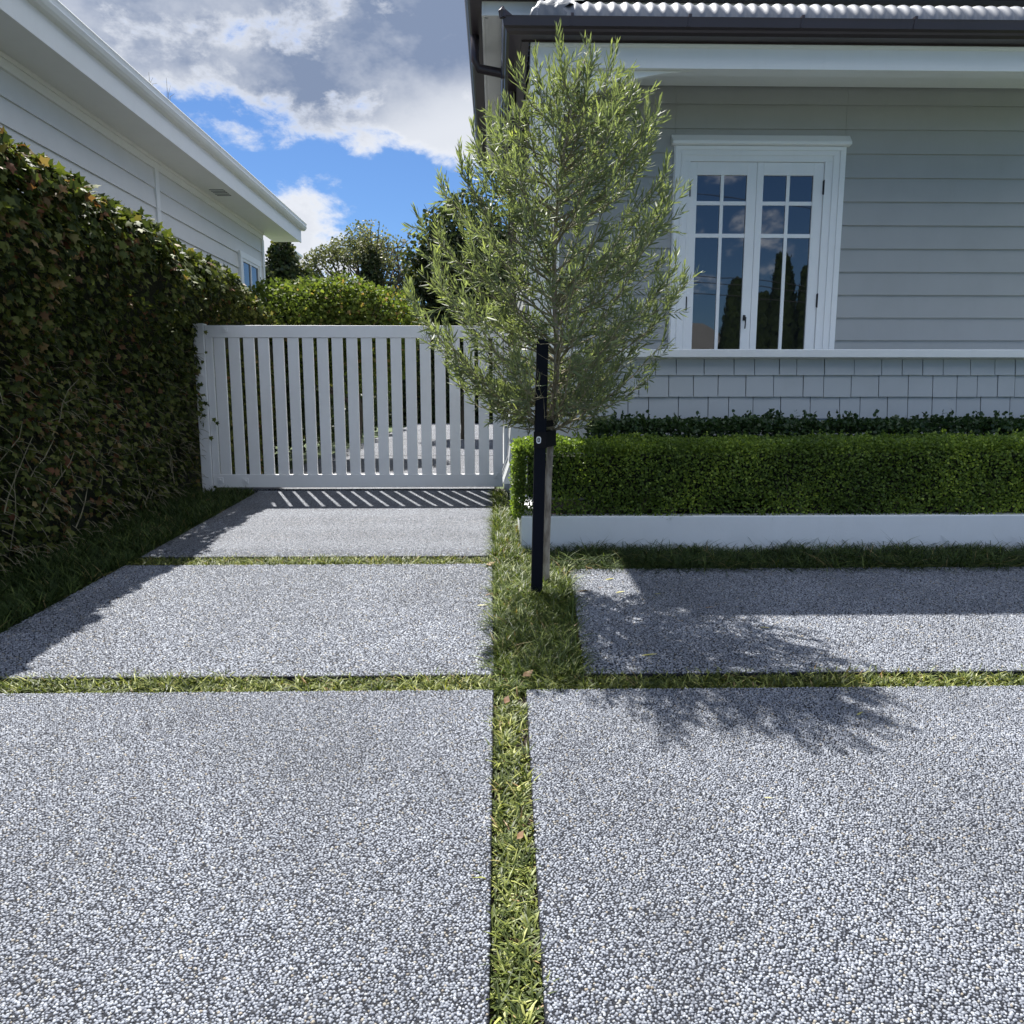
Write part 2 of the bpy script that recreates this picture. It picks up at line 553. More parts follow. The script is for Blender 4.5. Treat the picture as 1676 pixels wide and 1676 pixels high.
M['bark'] = barkmat('pale_bark', (0.16, 0.13, 0.10), (0.38, 0.34, 0.28), 28)
M['bark_dark'] = barkmat('dark_bark', (0.04, 0.033, 0.026), (0.11, 0.09, 0.07), 12)
M['twig'] = barkmat('twigs', (0.13, 0.115, 0.07), (0.30, 0.27, 0.17), 60)
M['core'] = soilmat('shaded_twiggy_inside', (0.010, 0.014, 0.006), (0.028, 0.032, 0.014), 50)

# ------------------------------------------------------------------ the ground
J1N, J1F = gnd(500, 1131).y, gnd(500, 1107).y        # joint nearer the camera
J2N, J2F = gnd(500, 924).y, gnd(500, 911).y          # joint further up
XL = -2.75                                           # edge of the left bed
YPL = gnd(1200, 930).y                               # where the right slab ends at the planter grass


def struct(o):
    o['kind'] = 'structure'
    return o


def sheet(name, x0, x1, ys, m, dz):
    mb = MB()
    for a, b in zip(ys[:-1], ys[1:]):
        mb.add([(x0, a, gz(a) + dz), (x1, a, gz(a) + dz), (x1, b, gz(b) + dz), (x0, b, gz(b) + dz)], [(0, 1, 2, 3)])
    me = bpy.data.meshes.new(name); me.from_pydata(mb.v, [], mb.f)
    import bmesh
    bm = bmesh.new(); bm.from_mesh(me); bmesh.ops.remove_doubles(bm, verts=bm.verts, dist=1e-4); bm.to_mesh(me); bm.free()
    return struct(link_mesh(name, me, m))


gmb = MB()
YS = [-900, -2.0, YG, 30, 900]
for a, b in zip(YS[:-1], YS[1:]):
    za, zb = gz(a) - 0.10, gz(b) - 0.10
    gmb.add([(-900, a, za), (900, a, za), (900, b, zb), (-900, b, zb)], [(0, 1, 2, 3)])
struct(gmb.build('ground', M['lawn']))
sheet('soil', -6.5, 6.5, [-1.2, 9.0, 9.3], M['soil'], -0.035)
struct(MB().box(-60, 60, -12.5, -4.6, -0.25, -0.17).build('road', M['asphalt']))
struct(MB().box(-60, 60, -4.6, -4.45, -0.30, -0.045).build('kerb', M['render']))
struct(MB().box(-60, 60, -4.45, -1.3, -0.30, -0.080).build('footpath', M['agg_far']))


def slab(name, pts, m=None, bevel=0.006):
    b = [(x, y, gz(y) - 0.09) for x, y in pts]
    t = [(x, y, gz(y)) for x, y in pts]
    o = MB().hexa(b, t).build(name, m or M['agg'], None, bevel)
    return struct(o)


cl0, cr0 = gnd(801, 1676), gnd(892, 1676)
cl1, cr1 = gnd(808, 1131), gnd(861, 1131)


def ext(a, b, y):      # carry an edge on to another distance
    t = (y - a.y) / (b.y - a.y)
    return a.x + (b.x - a.x) * t


YB = -1.25
slab('driveway', [(-6.4, YB), (ext(cl0, cl1, YB), YB), (ext(cl0, cl1, J1N), J1N), (-6.4, J1N)])
slab('driveway', [(ext(cr0, cr1, YB), YB), (6.4, YB), (6.4, J1N), (ext(cr0, cr1, J1N), J1N)])
le1, le2 = gnd(808, 1107), gnd(806, 924)
slab('driveway', [(XL - 0.02, J1F), (le1.x, J1F), (le2.x, J2N), (XL, J2N)])
le3 = gnd(806, 911)
slab('driveway', [(XL, J2F), (le3.x, J2F), (gnd(806, 822).x, 8.93), (XL, 8.93)])
br1, br2 = gnd(957, 1107), gnd(934, 935)
slab('driveway', [(br1.x, J1F), (6.4, J1F), (6.4, YPL), (br2.x, YPL)])
# behind the gate
mb = MB()
for y0, y1 in ((9.0, 13.9), (13.98, 18.9), (18.98, 23.9), (23.98, 29.5)):
    mb.box(-3.05, -0.02, y0, y1, gz(9.2) - 0.09, gz(9.2) + 0.004)
struct(mb.build('driveway', M['agg_far'], None, 0.006))

# stone chips standing proud of the slabs, as one sheet per slab
def stones(quad, sp, y1=6.2):
    q = np.array(quad, float)
    x0, x1, ya, yb_ = q[:, 0].min(), q[:, 0].max(), max(q[:, 1].min(), 0.95), min(q[:, 1].max(), y1)
    xs, ys = np.meshgrid(np.arange(x0, x1, sp), np.arange(ya, yb_, sp * 0.866))
    xs = xs + (np.arange(xs.shape[0]) % 2)[:, None] * sp * 0.5
    x, y = xs.ravel(), ys.ravel()
    x = x + rng.uniform(-.36, .36, len(x)) * sp; y = y + rng.uniform(-.36, .36, len(x)) * sp
    ok = (np.abs(x) < 0.68 * y + 1.0) & (y > ya) & (y < yb_) & (rng.random(len(x)) > 0.04) & (rng.random(len(x)) > np.clip((y - 5.7) / .5, 0, 1))
    for i in range(4):                                   # inside the slab outline
        a_, b_ = q[i], q[(i + 1) % 4]
        ok &= ((b_[0] - a_[0]) * (y - a_[1]) - (b_[1] - a_[1]) * (x - a_[0])) > 0.004 * np.hypot(*(b_ - a_))
    x, y = x[ok], y[ok]; n = len(x)
    ring = [(math.cos(t_), math.sin(t_)) for t_ in np.arange(6) * math.pi / 3]
    wob = [1.0, .86, 1.08, .92, 1.05, .85]
    tm = [(a_ * w_ * .56, b_ * w_ * .56, -0.25) for (a_, b_), w_ in zip(ring, wob)] + [(a_ * w_ * .46 + .02, b_ * w_ * .46 - .02, 0.19 + .10 * a_) for (a_, b_), w_ in zip(ring, wob[::-1])]
    fc = [(i, (i + 1) % 6, (i + 1) % 6 + 6, i + 6) for i in range(6)] + [(6, 7, 8, 9, 10, 11)]
    th = rng.random(n) * 6.283
    A_ = np.column_stack([np.cos(th), np.sin(th), np.zeros(n)]); N_ = np.column_stack([rng.normal(0, .24, n), rng.normal(0, .24, n), np.ones(n)])
    sz = sp * (0.70 + 0.55 * rng.random(n) ** 1.2)
    o = scatter('driveway', tm, fc, np.column_stack([x, y, SLOPE * y]), A_ - N_ * np.sum(A_ * N_, axis=1, keepdims=True) / np.sum(N_ * N_, axis=1, keepdims=True),
                unit(N_), sz, M['stones'], None, rng.random(n), sz * rng.uniform(.7, 1.0, n))
    print('stones', n)
    return struct(o)


stones([(-6.4, YB), (ext(cl0, cl1, YB), YB), (ext(cl0, cl1, J1N), J1N), (-6.4, J1N)], 0.0090)
stones([(ext(cr0, cr1, YB), YB), (6.4, YB), (6.4, J1N), (ext(cr0, cr1, J1N), J1N)], 0.0090)
stones([(XL - 0.02, J1F), (le1.x, J1F), (le2.x, J2N), (XL, J2N)], 0.0122)
stones([(XL, J2F), (le3.x, J2F), (gnd(806, 822).x, 8.93), (XL, 8.93)], 0.0125)
stones([(br1.x, J1F), (6.4, J1F), (6.4, YPL), (br2.x, YPL)], 0.0122)

# ------------------------------------------------------------------ grass
BL = []   # blade outline, three bent segments
for t, wd in ((0, 0.8), (0.35, 1.0), (0.7, 0.75)):
    BL += [(t, -0.5 * wd, 0), (t, 0.5 * wd, 0)]
BL.append((1.0, 0, 0))
BF = [(0, 2, 3, 1), (2, 4, 5, 3), (4, 6, 5)]


def blades(name, regions, m, label, cat='grass', droop=-0.85, lean=(0.15, 1.25), spread=0.010):
    """regions: (polygon quad [(x,y)*4], tufts per m2, blades per tuft, length, width)"""
    P, A, S, W, T, C = [], [], [], [], [], []
    for quad, dens, per, ln, wd in regions:
        q = np.array(quad, float)
        area = 0.5 * abs(np.dot(q[:, 0], np.roll(q[:, 1], 1)) - np.dot(q[:, 1], np.roll(q[:, 0], 1)))
        n = int(area * dens)
        u, v = rng.random((n, 1)), rng.random((n, 1))
        c = (q[0] * (1 - u) * (1 - v) + q[1] * u * (1 - v) + q[2] * u * v + q[3] * (1 - u) * v)
        p3 = np.column_stack([c, np.zeros(n)])
        keep = sines(p3, 9.0, 5) + 0.5 * sines(p3, 25, 6) > -0.95
        c = c[keep]; n = len(c)
        big = 0.8 + 0.45 * (0.5 + 0.5 * sines(np.column_stack([c, np.zeros(n)]), 11, 9))
        tt = rng.random(n)
        for k in range(per):
            th = rng.random(n) * 6.283
            le = rng.uniform(lean[0], lean[1], n)
            d = np.column_stack([np.cos(th) * np.sin(le), np.sin(th) * np.sin(le), np.cos(le)])
            pos = np.column_stack([c[:, 0] + rng.normal(0, spread, n), c[:, 1] + rng.normal(0, spread, n),
                                   SLOPE * np.clip(c[:, 1], -2, YG) - 0.030])
            P.append(pos); A.append(d)
            S.append(ln * big * rng.uniform(0.65, 1.2, n)); W.append(wd * rng.uniform(0.7, 1.2, n))
            T.append(np.clip(0.35 * tt + 0.85 * rng.random(n) ** 1.5 - 0.08, 0, 1)); C.append(rng.uniform(droop * 1.4, droop * 0.3, n))
    P, A, S, W, T, C = map(np.concatenate, (P, A, S, W, T, C))
    up = np.tile([0, 0, 1.0], (len(P), 1)) + rng.normal(0, 0.12, (len(P), 3))
    nrm = up - A * np.sum(up * A, axis=1, keepdims=True)
    bad = np.linalg.norm(nrm, axis=1) < 0.15
    nrm[bad] = [1, 0, 0.0]
    o = scatter(name, BL, BF, P, A, unit(nrm), S, m, None, T, W, True, C)
    return tag(o, label, cat, None, 'stuff')


xa = lambda y: ext(cl0, cl1, y)
xb = lambda y: ext(cr0, cr1, y)
e = 0.008
blades('mondo_grass', [([(xa(0.9) + e, 0.9), (xb(0.9) - e, 0.9), (xb(J1N) - e, J1N), (xa(J1N) + e, J1N)], 1700, 9, 0.052, 0.0064)],
       M['mondo'], 'long narrow strip of yellow-green mondo grass running down between the two front slabs')
blades('mondo_grass', [([(-6.3, J1N), (le1.x, J1N), (le1.x, J1F + .012), (-6.3, J1F + .012)], 1700, 9, 0.056, 0.0064)],
       M['mondo'], 'sunny cross strip of clipped mondo grass in front of the middle left slab')
blades('mondo_grass', [([(xb(J1N), J1N), (6.3, J1N), (6.3, J1F + .012), (xb(J1N), J1F + .012)], 1700, 9, 0.058, 0.0064)],
       M['mondo'], 'cross strip of mondo grass in the tree shade between the two right slabs')
blades('mondo_grass', [([(XL, J2N), (le2.x, J2N), (le2.x, J2F), (XL, J2F)], 1500, 8, 0.062, 0.006)],
       M['mondo'], 'thin far cross strip of mondo grass nearest the white gate')
plw = gnd(852, 899)
blades('mondo_grass', [([(le1.x + e, J1N), (xb(J1N), J1N), (br1.x - e, J1F + .02), (le1.x + e, J1F)], 1500, 9, 0.08, 0.0058),
                       ([(le1.x + e, J1F), (br1.x - e, J1F), (br2.x - e, YPL), (le2.x + e, J2N)], 1250, 10, 0.105, 0.0060),
                       ([(le2.x + e, J2N), (br2.x - e, J2N), (plw.x, plw.y - .02), (le2.x + e, plw.y - .02)], 1250, 10, 0.11, 0.0062),
                       ([(le2.x + e, plw.y), (plw.x - e, plw.y), (gnd(842, 850).x, 7.35), (le3.x + e, 7.35)], 1200, 10, 0.12, 0.0066),
                       ([(le3.x + e, 7.35), (0.16, 7.35), (0.10, 8.85), (le3.x + e, 8.85)], 1100, 9, 0.11, 0.006)],
       M['mondo_mid'], 'lush mondo grass bed around the foot of the young tree, widening beside the planter', lean=(0.2, 1.15))
blades('mondo_grass', [([(br2.x - .03, YPL - .03), (6.3, YPL - .03), (6.3, plw.y - .02), (plw.x + .1, plw.y - .02)], 300, 32, 0.165, 0.0060)],
       M['mondo_long'], 'dark shaggy mondo grass along the foot of the white planter wall', droop=-1.1, lean=(0.35, 1.4), spread=0.014)
blades('mondo_grass', [([(-3.7, 3.7), (XL - .02, 3.7), (XL - .02, 8.9), (-3.7, 8.9)], 800, 9, 0.115, 0.007)],
       M['mondo_long'], 'dark grass bed in the shade at the foot of the ivy hedge', droop=-0.75, lean=(0.15, 1.2))

# ------------------------------------------------------------------ the grey house
YW, YL, YS_, YBM = 8.25, 7.46, 7.52, 7.30      # window wall, ledge, shingles, beam
house = empty('weatherboard_house', (3.0, 8.0, gz(8)), 'grey weatherboard house with white trim and shingled skirt behind the box hedge', 'house')
XR = 6.2
ledge_t, ledge_b = at(1200, 572, YL).z, at(1200, 587, YL).z
bt, bb = at(1200, 67, YBM).z, at(1200, 113, YBM).z
wall_top = bt + 0.02
xcol0, xcol1 = at(868, 200, YBM).x, at(917, 200, YBM).x


def boards(x0, x1, y, z0, z1, pitch, zref, axis='x', side=1, lap=0.020):
    """lapped boards; y is the wall plane, the lower edge of each stands proud"""
    mb = MB()
    k0 = math.floor((z0 - zref) / pitch)
    z = zref + k0 * pitch
    while z < z1 - 0.005:
        a, b = max(z, z0), min(z + pitch + 0.012, z1)
        pa = lap * (1 - (a - z) / pitch) ; pb = max(lap * (1 - (b - z) / pitch), -0.002)
        prof = [(y - side * pa, a), (y + side * 0.02, a), (y + side * 0.02, b), (y - side * pb, b)]
        if axis == 'x':
            mb.prism(prof, 'x', x0, x1)
        else:
            mb.prism(prof, 'y', x0, x1)
        z += pitch
    return mb


zb_hi, zb_lo = at(1420, 213, YW).z, at(1420, 557, YW).z
PITCHB = (zb_hi - zb_lo) / 9
wx0, wx1 = at(1098, 400, YW).x, at(1374, 400, YW).x
wz1 = at(1240, 240, YW).z
mb = boards(0.42, wx0 + 0.01, YW, ledge_t - 0.05, wall_top, PITCHB, zb_lo)
mb2 = boards(wx1 - 0.01, XR, YW, ledge_t - 0.05, wall_top, PITCHB, zb_lo); mb.add(mb2.v, mb2.f)
mb2 = boards(wx0 + 0.012, wx1 - 0.012, YW, wz1 - 0.02, wall_top, PITCHB, zb_lo); mb.add(mb2.v, mb2.f)
mb.build('wall', M['board'], house)
MB().box(0.45, XR, YW + 0.025, YW + 0.3, 0.5, wall_top).build('wall_frame', M['groove'], house)

# shingle skirt: irregular shingles, flaring at the foot
xs0 = at(838, 640, YS_).x
sh = MB()
rowh = (at(1200, 614, YS_).z - at(1200, 685, YS_).z) / 2
ztop = at(1200, 614, YS_).z - 0.0
rows = [(ztop + i * -rowh) for i in range(-1, 6)]     # lower edges
sr = random.Random(5)


def flare(z):
    t = max(0.0, (0.98 - z) / 0.38)
    return 0.085 * t * t


for i, zb in enumerate(rows):
    zt = min(zb + rowh + 0.02, ledge_b + 0.005)
    x = xs0 - flare(zb) - 0.012
    x += -sr.random() * 0.1 if i % 2 else 0
    first = True
    while x < XR:
        wdt = sr.choice((0.17, 0.20, 0.24, 0.27, 0.29))
        a, b = (xs0 - flare(zb) - 0.012 if first else x), min(x + wdt - 0.007, XR)
        first = False
        x += wdt
        if b - a < 0.03: continue
        j = sr.uniform(-0.002, 0.003)
        yb, yt = YS_ - flare(zb) - 0.024 - j, YS_ - flare(zt) - 0.004 - j
        zj = zb + sr.uniform(-0.002, 0.002)
        sh.hexa([(a, yb, zj), (b, yb, zj), (b, YS_ + .02, zj), (a, YS_ + .02, zj)],
                [(a if a > xs0 else xs0 - flare(zt) - 0.004, yt, zt), (b, yt, zt), (b, YS_ + .02, zt), (a if a > xs0 else xs0 - flare(zt) - 0.004, YS_ + .02, zt)])
sh.build('shingle_skirt', M['shingle'], house, 0.0015)
# side of the skirt going back
sd = MB()
for i, zb in enumerate(rows):
    zt = min(zb + rowh + 0.02, ledge_b + 0.005)
    y = YS_ - flare(zb) + 0.0
    while y < 14:
        wdt = sr.choice((0.17, 0.20, 0.24, 0.27))
        y1 = min(y + wdt - 0.007, 14)
        xb0, xt0 = xs0 - flare(zb) - 0.022, xs0 - flare(zt) - 0.003
        sd.hexa([(xb0, y, zb), (xs0 + .02, y, zb), (xs0 + .02, y1, zb), (xb0, y1, zb)],
                [(xt0, y, zt), (xs0 + .02, y, zt), (xs0 + .02, y1, zt), (xt0, y1, zt)])
        y += wdt
sd.build('side_shingles', M['shingle'], house)
skb = rows[-1]
MB().box(xs0 + 0.012, XR, YS_ + 0.021, 14, skb - 0.01, ledge_b).build('skirt_backing', M['groove'], house)
MB().box(xs0 - 0.02, xs0 + 0.10, YS_ - 0.05, YS_ + 0.06, 0.15, skb - 0.002).box(xs0 + 0.10, XR, YS_ + 0.02, YS_ + 0.06, 0.15, skb - 0.002) \
    .box(xs0 - 0.005, xs0 + 0.03, YS_ + 0.06, 14, 0.15, skb - 0.002).build('foundation', M['shingle'], house, 0.003)

# ledge under the window
MB().prism([(YL - 0.05, ledge_b + 0.012), (YL - 0.055, ledge_t - 0.004), (YL - 0.045, ledge_t), (YW + 0.02, ledge_t + 0.004), (YW + 0.02, ledge_b), (YL + 0.03, ledge_b)], 'x', xs0 - 0.03, XR) \
    .build('ledge', M['white'], house, 0.003)
# side wall above the ledge
boards(YBM + 0.17, 16, xs0 + 0.26, ledge_t, wall_top + 0.5, PITCHB, zb_lo, 'y', 1).build('side_wall', M['board'], house)

# column, beam, bracket
cm = MB().box(xcol0, xcol1, YBM, YBM + 0.16, ledge_t + 0.002, bb)
cm.build('column', M['white'], house, 0.004)
MB().box(xcol0 - 0.02, xcol1 + 0.02, YBM - 0.018, YBM + 0.18, ledge_t + 0.004, ledge_t + 0.13).build('column_base', M['white'], house, 0.004)
MB().box(xcol0 - 0.015, xcol1 + 0.015, YBM - 0.013, YBM + 0.175, bb - 0.22, bb - 0.18).build('column_collar', M['white'], house, 0.004)
MB().box(xcol0, XR, YBM + 0.002, YBM + 0.158, bb + 0.001, bt + 0.03) \
    .prism([(YBM - 0.02, bt - 0.05), (YBM, bt - 0.065), (YBM + .001, bt + 0.02), (YBM - 0.02, bt + 0.02)], 'x', xcol0, XR).build('beam', M['white'], house, 0.003)
pts = [(xcol1, bb - 0.001)]
xe = at(1138, 125, YBM + .07).x
arc = []
for k in range(17):
    t = k / 16
    arc.append((xcol1 + (xe - xcol1) * (1 - (1 - t) ** 1.0), bb - 0.004 - 0.42 * (1 - math.sin(math.pi / 2 * min(1, t * 1.0)) ** 0.62)))
pts += [(xcol1, arc[0][1])] + arc[1:]
pts = [(xe, bb - 0.001)] + [(xcol1, bb - 0.001)] + arc
MB().prism(pts, 'y', YBM + 0.05, YBM + 0.10).build('bracket', M['white'], house, 0.002)
# verandah ceiling
MB().box(xcol0 + 0.02, XR, YBM + 0.16, YW - 0.03, bt - 0.03, bt - 0.005).build('ceiling', M['white'], house)

# window
win = MB()
sx0, sx1, smid = at(1125, 400, YW).x, at(1341, 400, YW).x, at(1233, 400, YW).x
sz1 = at(1233, 266, YW).z; sz0 = ledge_t + 0.004
for i, (d0, d1, pr) in enumerate(((0, 1, 0.030), (0.06, 0.30, 0.046), (0.30, 0.42, 0.036), (0.42, 0.62, 0.042), (0.86, 0.993, 0.034))):
    for s in (0, 1):
        a, b = (wx0, sx0) if s == 0 else (wx1, sx1)
        q0, q1 = a + (b - a) * d0, a + (b - a) * d1
        win.box(min(q0, q1), max(q0, q1), YW - pr, YW + 0.04 - 0.001 * i, sz0, wz1 + (sz1 - wz1) * d1 - 0.0004)
    win.box(wx0 + (sx0 - wx0) * d0, wx1 + (sx1 - wx1) * d0, YW - pr - 0.0006, YW + 0.04 - 0.001 * i, wz1 + (sz1 - wz1) * d1, wz1 + (sz1 - wz1) * d0)
wo_ = win.build('window', M['white'], house, 0.002)
hz0, hz1 = at(1240, 240, YW).z, at(1240, 224, YW).z
MB().prism([(YW - 0.050, hz0 - 0.003), (YW - 0.085, hz0 + 0.004), (YW - 0.085, hz0 + 0.03), (YW - 0.02, hz1 + 0.01), (YW + 0.02, hz1 + 0.01), (YW + 0.02, hz0 - 0.003)],
           'x', wx0 - 0.03, wx1 + 0.03).build('head_moulding', M['white'], wo_, 0.002)
MB().box(sx0 - 0.004, sx1 + 0.004, YW + 0.012, YW + 0.03, sz0, sz1 + 0.004).build('rebate', M['groove'], wo_)
X = lambda px: at(px, 400, YW).x
Z = lambda py: at(1233, py, YW).z
rowsz = [(Z(330), Z(287.5)), (Z(383), Z(336.5)), (sz0 + 0.012, Z(389.5))]
for (s0, s1, cols) in ((sx0 + 0.002, smid - 0.0015, ((1137, 1175.3), (1180.7, 1217.5))), (smid + 0.0015, sx1 - 0.002, ((1244, 1281.8), (1287.2, 1324.5)))):
    sa = MB(); xa0, xa1, xb0_, xb1_ = X(cols[0][0]), X(cols[0][1]), X(cols[1][0]), X(cols[1][1])
    y0, y1 = YW - 0.018, YW + 0.011
    sa.box(s0, xa0, y0, y1, sz0 + 0.001, sz1 - 0.003)
    sa.box(xb1_, s1, y0, y1, sz0 + 0.001, sz1 - 0.003)
    sa.box(xa0, xb1_, y0, y1, rowsz[0][1], sz1 - 0.003)
    sa.box(xa0, xb1_, y0, y1, sz0 + 0.001, rowsz[2][0])
    sash = sa.build('sash', M['white'], wo_, 0.003)
    mu = MB().box(xa1, xb0_, y0 + 0.007, y1, rowsz[2][0], rowsz[0][1])
    for za, zb2 in ((rowsz[1][1], rowsz[0][0]), (rowsz[2][1], rowsz[1][0])):
        mu.box(xa0, xa1, y0 + 0.008, y1 - .001, za, zb2).box(xb0_, xb1_, y0 + 0.008, y1 - .001, za, zb2)
    mu.build('mullion', M['white'], wo_, 0.002)
    for (ca, cb) in ((xa0, xa1), (xb0_, xb1_)):
        for (za, zb2) in rowsz:
            MB().box(ca - 0.001, cb + 0.001, YW + 0.002, YW + 0.008, za - 0.001, zb2 + 0.001).build('pane', M['glass'], wo_)
            # putty bead round each pane
for px, pya, pyb in ((1125.5, 300, 322), (1341, 297, 319), (1122, 487, 508), (1339, 482, 503)):
    q = at(px, (pya + pyb) / 2, YW)
    z0, z1 = at(px, pyb, YW).z, at(px, pya, YW).z
    xq = sx0 if px < 1233 else sx1
    MB().box(xq - 0.009, xq + 0.009, YW - 0.030, YW - 0.010, z0, z1).tube([(xq, YW - 0.032, z0 - .006), (xq, YW - 0.032, z1 + .006)], 0.006, 8).build('hinge', M['black'], wo_)
hx, hz = X(1222), Z(525)
MB().box(hx - 0.013, hx + 0.013, YW - 0.026, YW - 0.018, hz - 0.0, hz + 0.055).tube([(hx, YW - 0.026, hz + 0.03), (hx, YW - 0.058, hz + 0.03)], 0.009, 10) \
    .tube([(hx - .018, YW - 0.055, hz + 0.032), (hx + 0.004, YW - 0.060, hz + 0.028), (hx + 0.006, YW - 0.055, hz - 0.03), (hx + 0.004, YW - 0.052, hz - 0.085)], [.007, .009, .006, .007], 8) \
    .build('handle', M['black'], wo_, 0, True)

# verandah roof with bullnose, gutter
Y0G, X0G = 7.10, at(822, 28, 7.10).x
ZL = at(1200, 28, Y0G).z
GP = [(0, 0), (0.004, -0.02), (0.012, -0.075), (0.030, -0.092), (0.036, -0.110), (0.06, -0.128), (0.17, -0.128), (0.17, 0.0), (0.162, 0.0), (0.162, -0.05), (0.012, -0.05), (0.010, 0.0)]


def gutter(corner_x, corner_y, z, endx, endy, name, parent, m, prof=GP, left=True):
    """one gutter: front run along x, mitred, then a run back along y"""
    n = len(prof); vs = []; fs = []
    for (o, dz) in prof: vs.append((endx, corner_y + o, z + dz))
    for (o, dz) in prof: vs.append((corner_x + o, corner_y + o, z + dz))
    for (o, dz) in prof: vs.append((corner_x + o, endy, z + dz))
    for r in (0, 1):
        for i in range(n):
            fs.append((r * n + i, r * n + (i + 1) % n, (r + 1) * n + (i + 1) % n, (r + 1) * n + i))
    fs.append(tuple(range(n))); fs.append(tuple(range(3 * n - 1, 2 * n - 1, -1)))
    return MB().add(vs, fs).build(name, m, parent)


gut = gutter(X0G, Y0G, ZL, XR, 12.5, 'gutter', house, M['bronze'])
MB().box(at(866, 60, Y0G + .17).x + .001, XR, Y0G + 0.171, YBM - 0.021, ZL - 0.14, ZL - 0.0).box(X0G + 0.171, max(X0G + 0.20, at(866, 60, Y0G + .17).x), Y0G + 0.171, 12.4, ZL - 0.14, ZL - 0.025) \
    .build('fascia', M['bronze'], house)
br = MB()
for px in (937, 1130, 1315, 1500):
    xq = at(px, 30, Y0G).x
    MB().box(xq - 0.012, xq + 0.012, Y0G - 0.004, Y0G + 0.10, ZL - 0.004, ZL + 0.022).add(
        [(xq - 0.010, Y0G - 0.005, ZL), (xq + 0.010, Y0G - 0.005, ZL), (xq - 0.004, Y0G + 0.005, ZL - 0.075), (xq - 0.020, Y0G + 0.005, ZL - 0.075),
         (xq - 0.010, Y0G + 0.003, ZL), (xq + 0.010, Y0G + 0.003, ZL), (xq - 0.004, Y0G + 0.012, ZL - 0.075), (xq - 0.020, Y0G + 0.012, ZL - 0.075)],
        [(0, 1, 2, 3), (4, 7, 6, 5), (0, 4, 5, 1), (1, 5, 6, 2), (2, 6, 7, 3), (3, 7, 4, 0)]).build('gutter_bracket', M['bronze'], gut)
for yq in (8.2, 9.3, 10.4, 11.5):
    MB().box(X0G - 0.004, X0G + 0.10, yq - 0.012, yq + 0.012, ZL - 0.004, ZL + 0.02).box(X0G - 0.004, X0G + 0.030, yq - 0.009, yq + 0.009, ZL - 0.09, ZL - .004).build('gutter_bracket', M['bronze'], gut)
# end knob of the mitre
MB().tube([(X0G + 0.005, Y0G + 0.005, ZL - 0.02), (X0G - 0.002, Y0G, ZL + 0.03), (X0G + 0.004, Y0G, ZL + 0.065)], [0.03, 0.034, 0.012], 8) \
    .hexa([(X0G, Y0G - 0.004, ZL - .005), (X0G + 0.09, Y0G - .004, ZL - .005), (X0G + 0.09, Y0G + 0.01, ZL - .005), (X0G, Y0G + 0.01, ZL - .005)],
          [(X0G, Y0G - 0.004, ZL + 0.055), (X0G + 0.02, Y0G - .004, ZL + 0.05), (X0G + 0.02, Y0G + 0.01, ZL + .05), (X0G, Y0G + 0.01, ZL + .055)]).build('gutter_stop', M['bronze'], gut)


def prof(t):
    """bullnose: rises steeply from the gutter, then runs back; t = way in from the lip (m)"""
    r = 0.30
    if t < r:
        return 0.265 * math.sin(math.acos(max(0, 1 - t / r)))
    return 0.265 + (t - r) * 0.03


XRF, YRF = at(868, 26, 7.18).x, 7.17
ts = [0.3 * (k / 14) ** 2 for k in range(15)] + [0.36, 0.45, 0.6]


def corr(u):
    return 0.014 * math.sin(2 * math.pi * u / 0.112)


rv, rf = [], []
nx = 760
for j, t in enumerate(ts):
    x_s = XRF + t
    for i in range(nx):
        x = x_s + (XR - x_s) * i / (nx - 1)
        c = corr(x)
        lean_ = max(0, 1 - t / 0.3)
        rv.append((x, YRF + t - c * lean_, ZL - 0.03 + prof(t) + c * (1 - lean_ * 0.7)))
for j in range(len(ts) - 1):
    for i in range(nx - 1):
        q = j * nx + i
        rf.append((q, q + 1, q + nx + 1, q + nx))
k0 = len(rv)
ny = 500
for j, t in enumerate(ts):
    y_s = YRF + t
    for i in range(ny):
        y = y_s + (12.4 - y_s) * i / (ny - 1)
        c = corr(y)
        lean_ = max(0, 1 - t / 0.3)
        rv.append((XRF + t - c * lean_, y, ZL - 0.03 + prof(t) + c * (1 - lean_ * 0.7)))
for j in range(len(ts) - 1):
    for i in range(ny - 1):
        q = k0 + j * ny + i
        rf.append((q, q + 1, q + ny + 1, q + ny))
roof = MB().add(rv, rf).build('roof', M['iron'], house, 0, True)
# crumpled lead over the hip
hv, hf = [], []
NU, NV = 26, 44
for j in range(NU):
    t = 0.6 * (j / (NU - 1)) ** 1.6
    for i in range(NV):
        s = i / (NV - 1) * 2 - 1
        wdt = 0.28 + 0.03 * math.sin(j * 1.1)
        if s > 0: x, y = XRF + t + s * wdt, YRF + t
        else: x, y = XRF + t, YRF + t - s * wdt
        n_ = 0.018 + 0.010 * math.sin(9 * x + 23 * y + 3 * math.sin(17 * x)) * math.cos(31 * x - 12 * y) + 0.006 * math.sin(60 * x + 41 * y)
        lean_ = max(0, 1 - t / 0.3)
        hv.append((x - n_ * lean_ * (0.6 if s <= 0 else 0), y - n_ * lean_ * (0.6 if s > 0 else 0), ZL - 0.03 + prof(t) + n_))
for j in range(NU - 1):
    for i in range(NV - 1):
        q = j * NV + i
        hf.append((q, q + 1, q + NV + 1, q + NV))
MB().add(hv, hf).build('flashing', M['lead'], roof, 0, True)

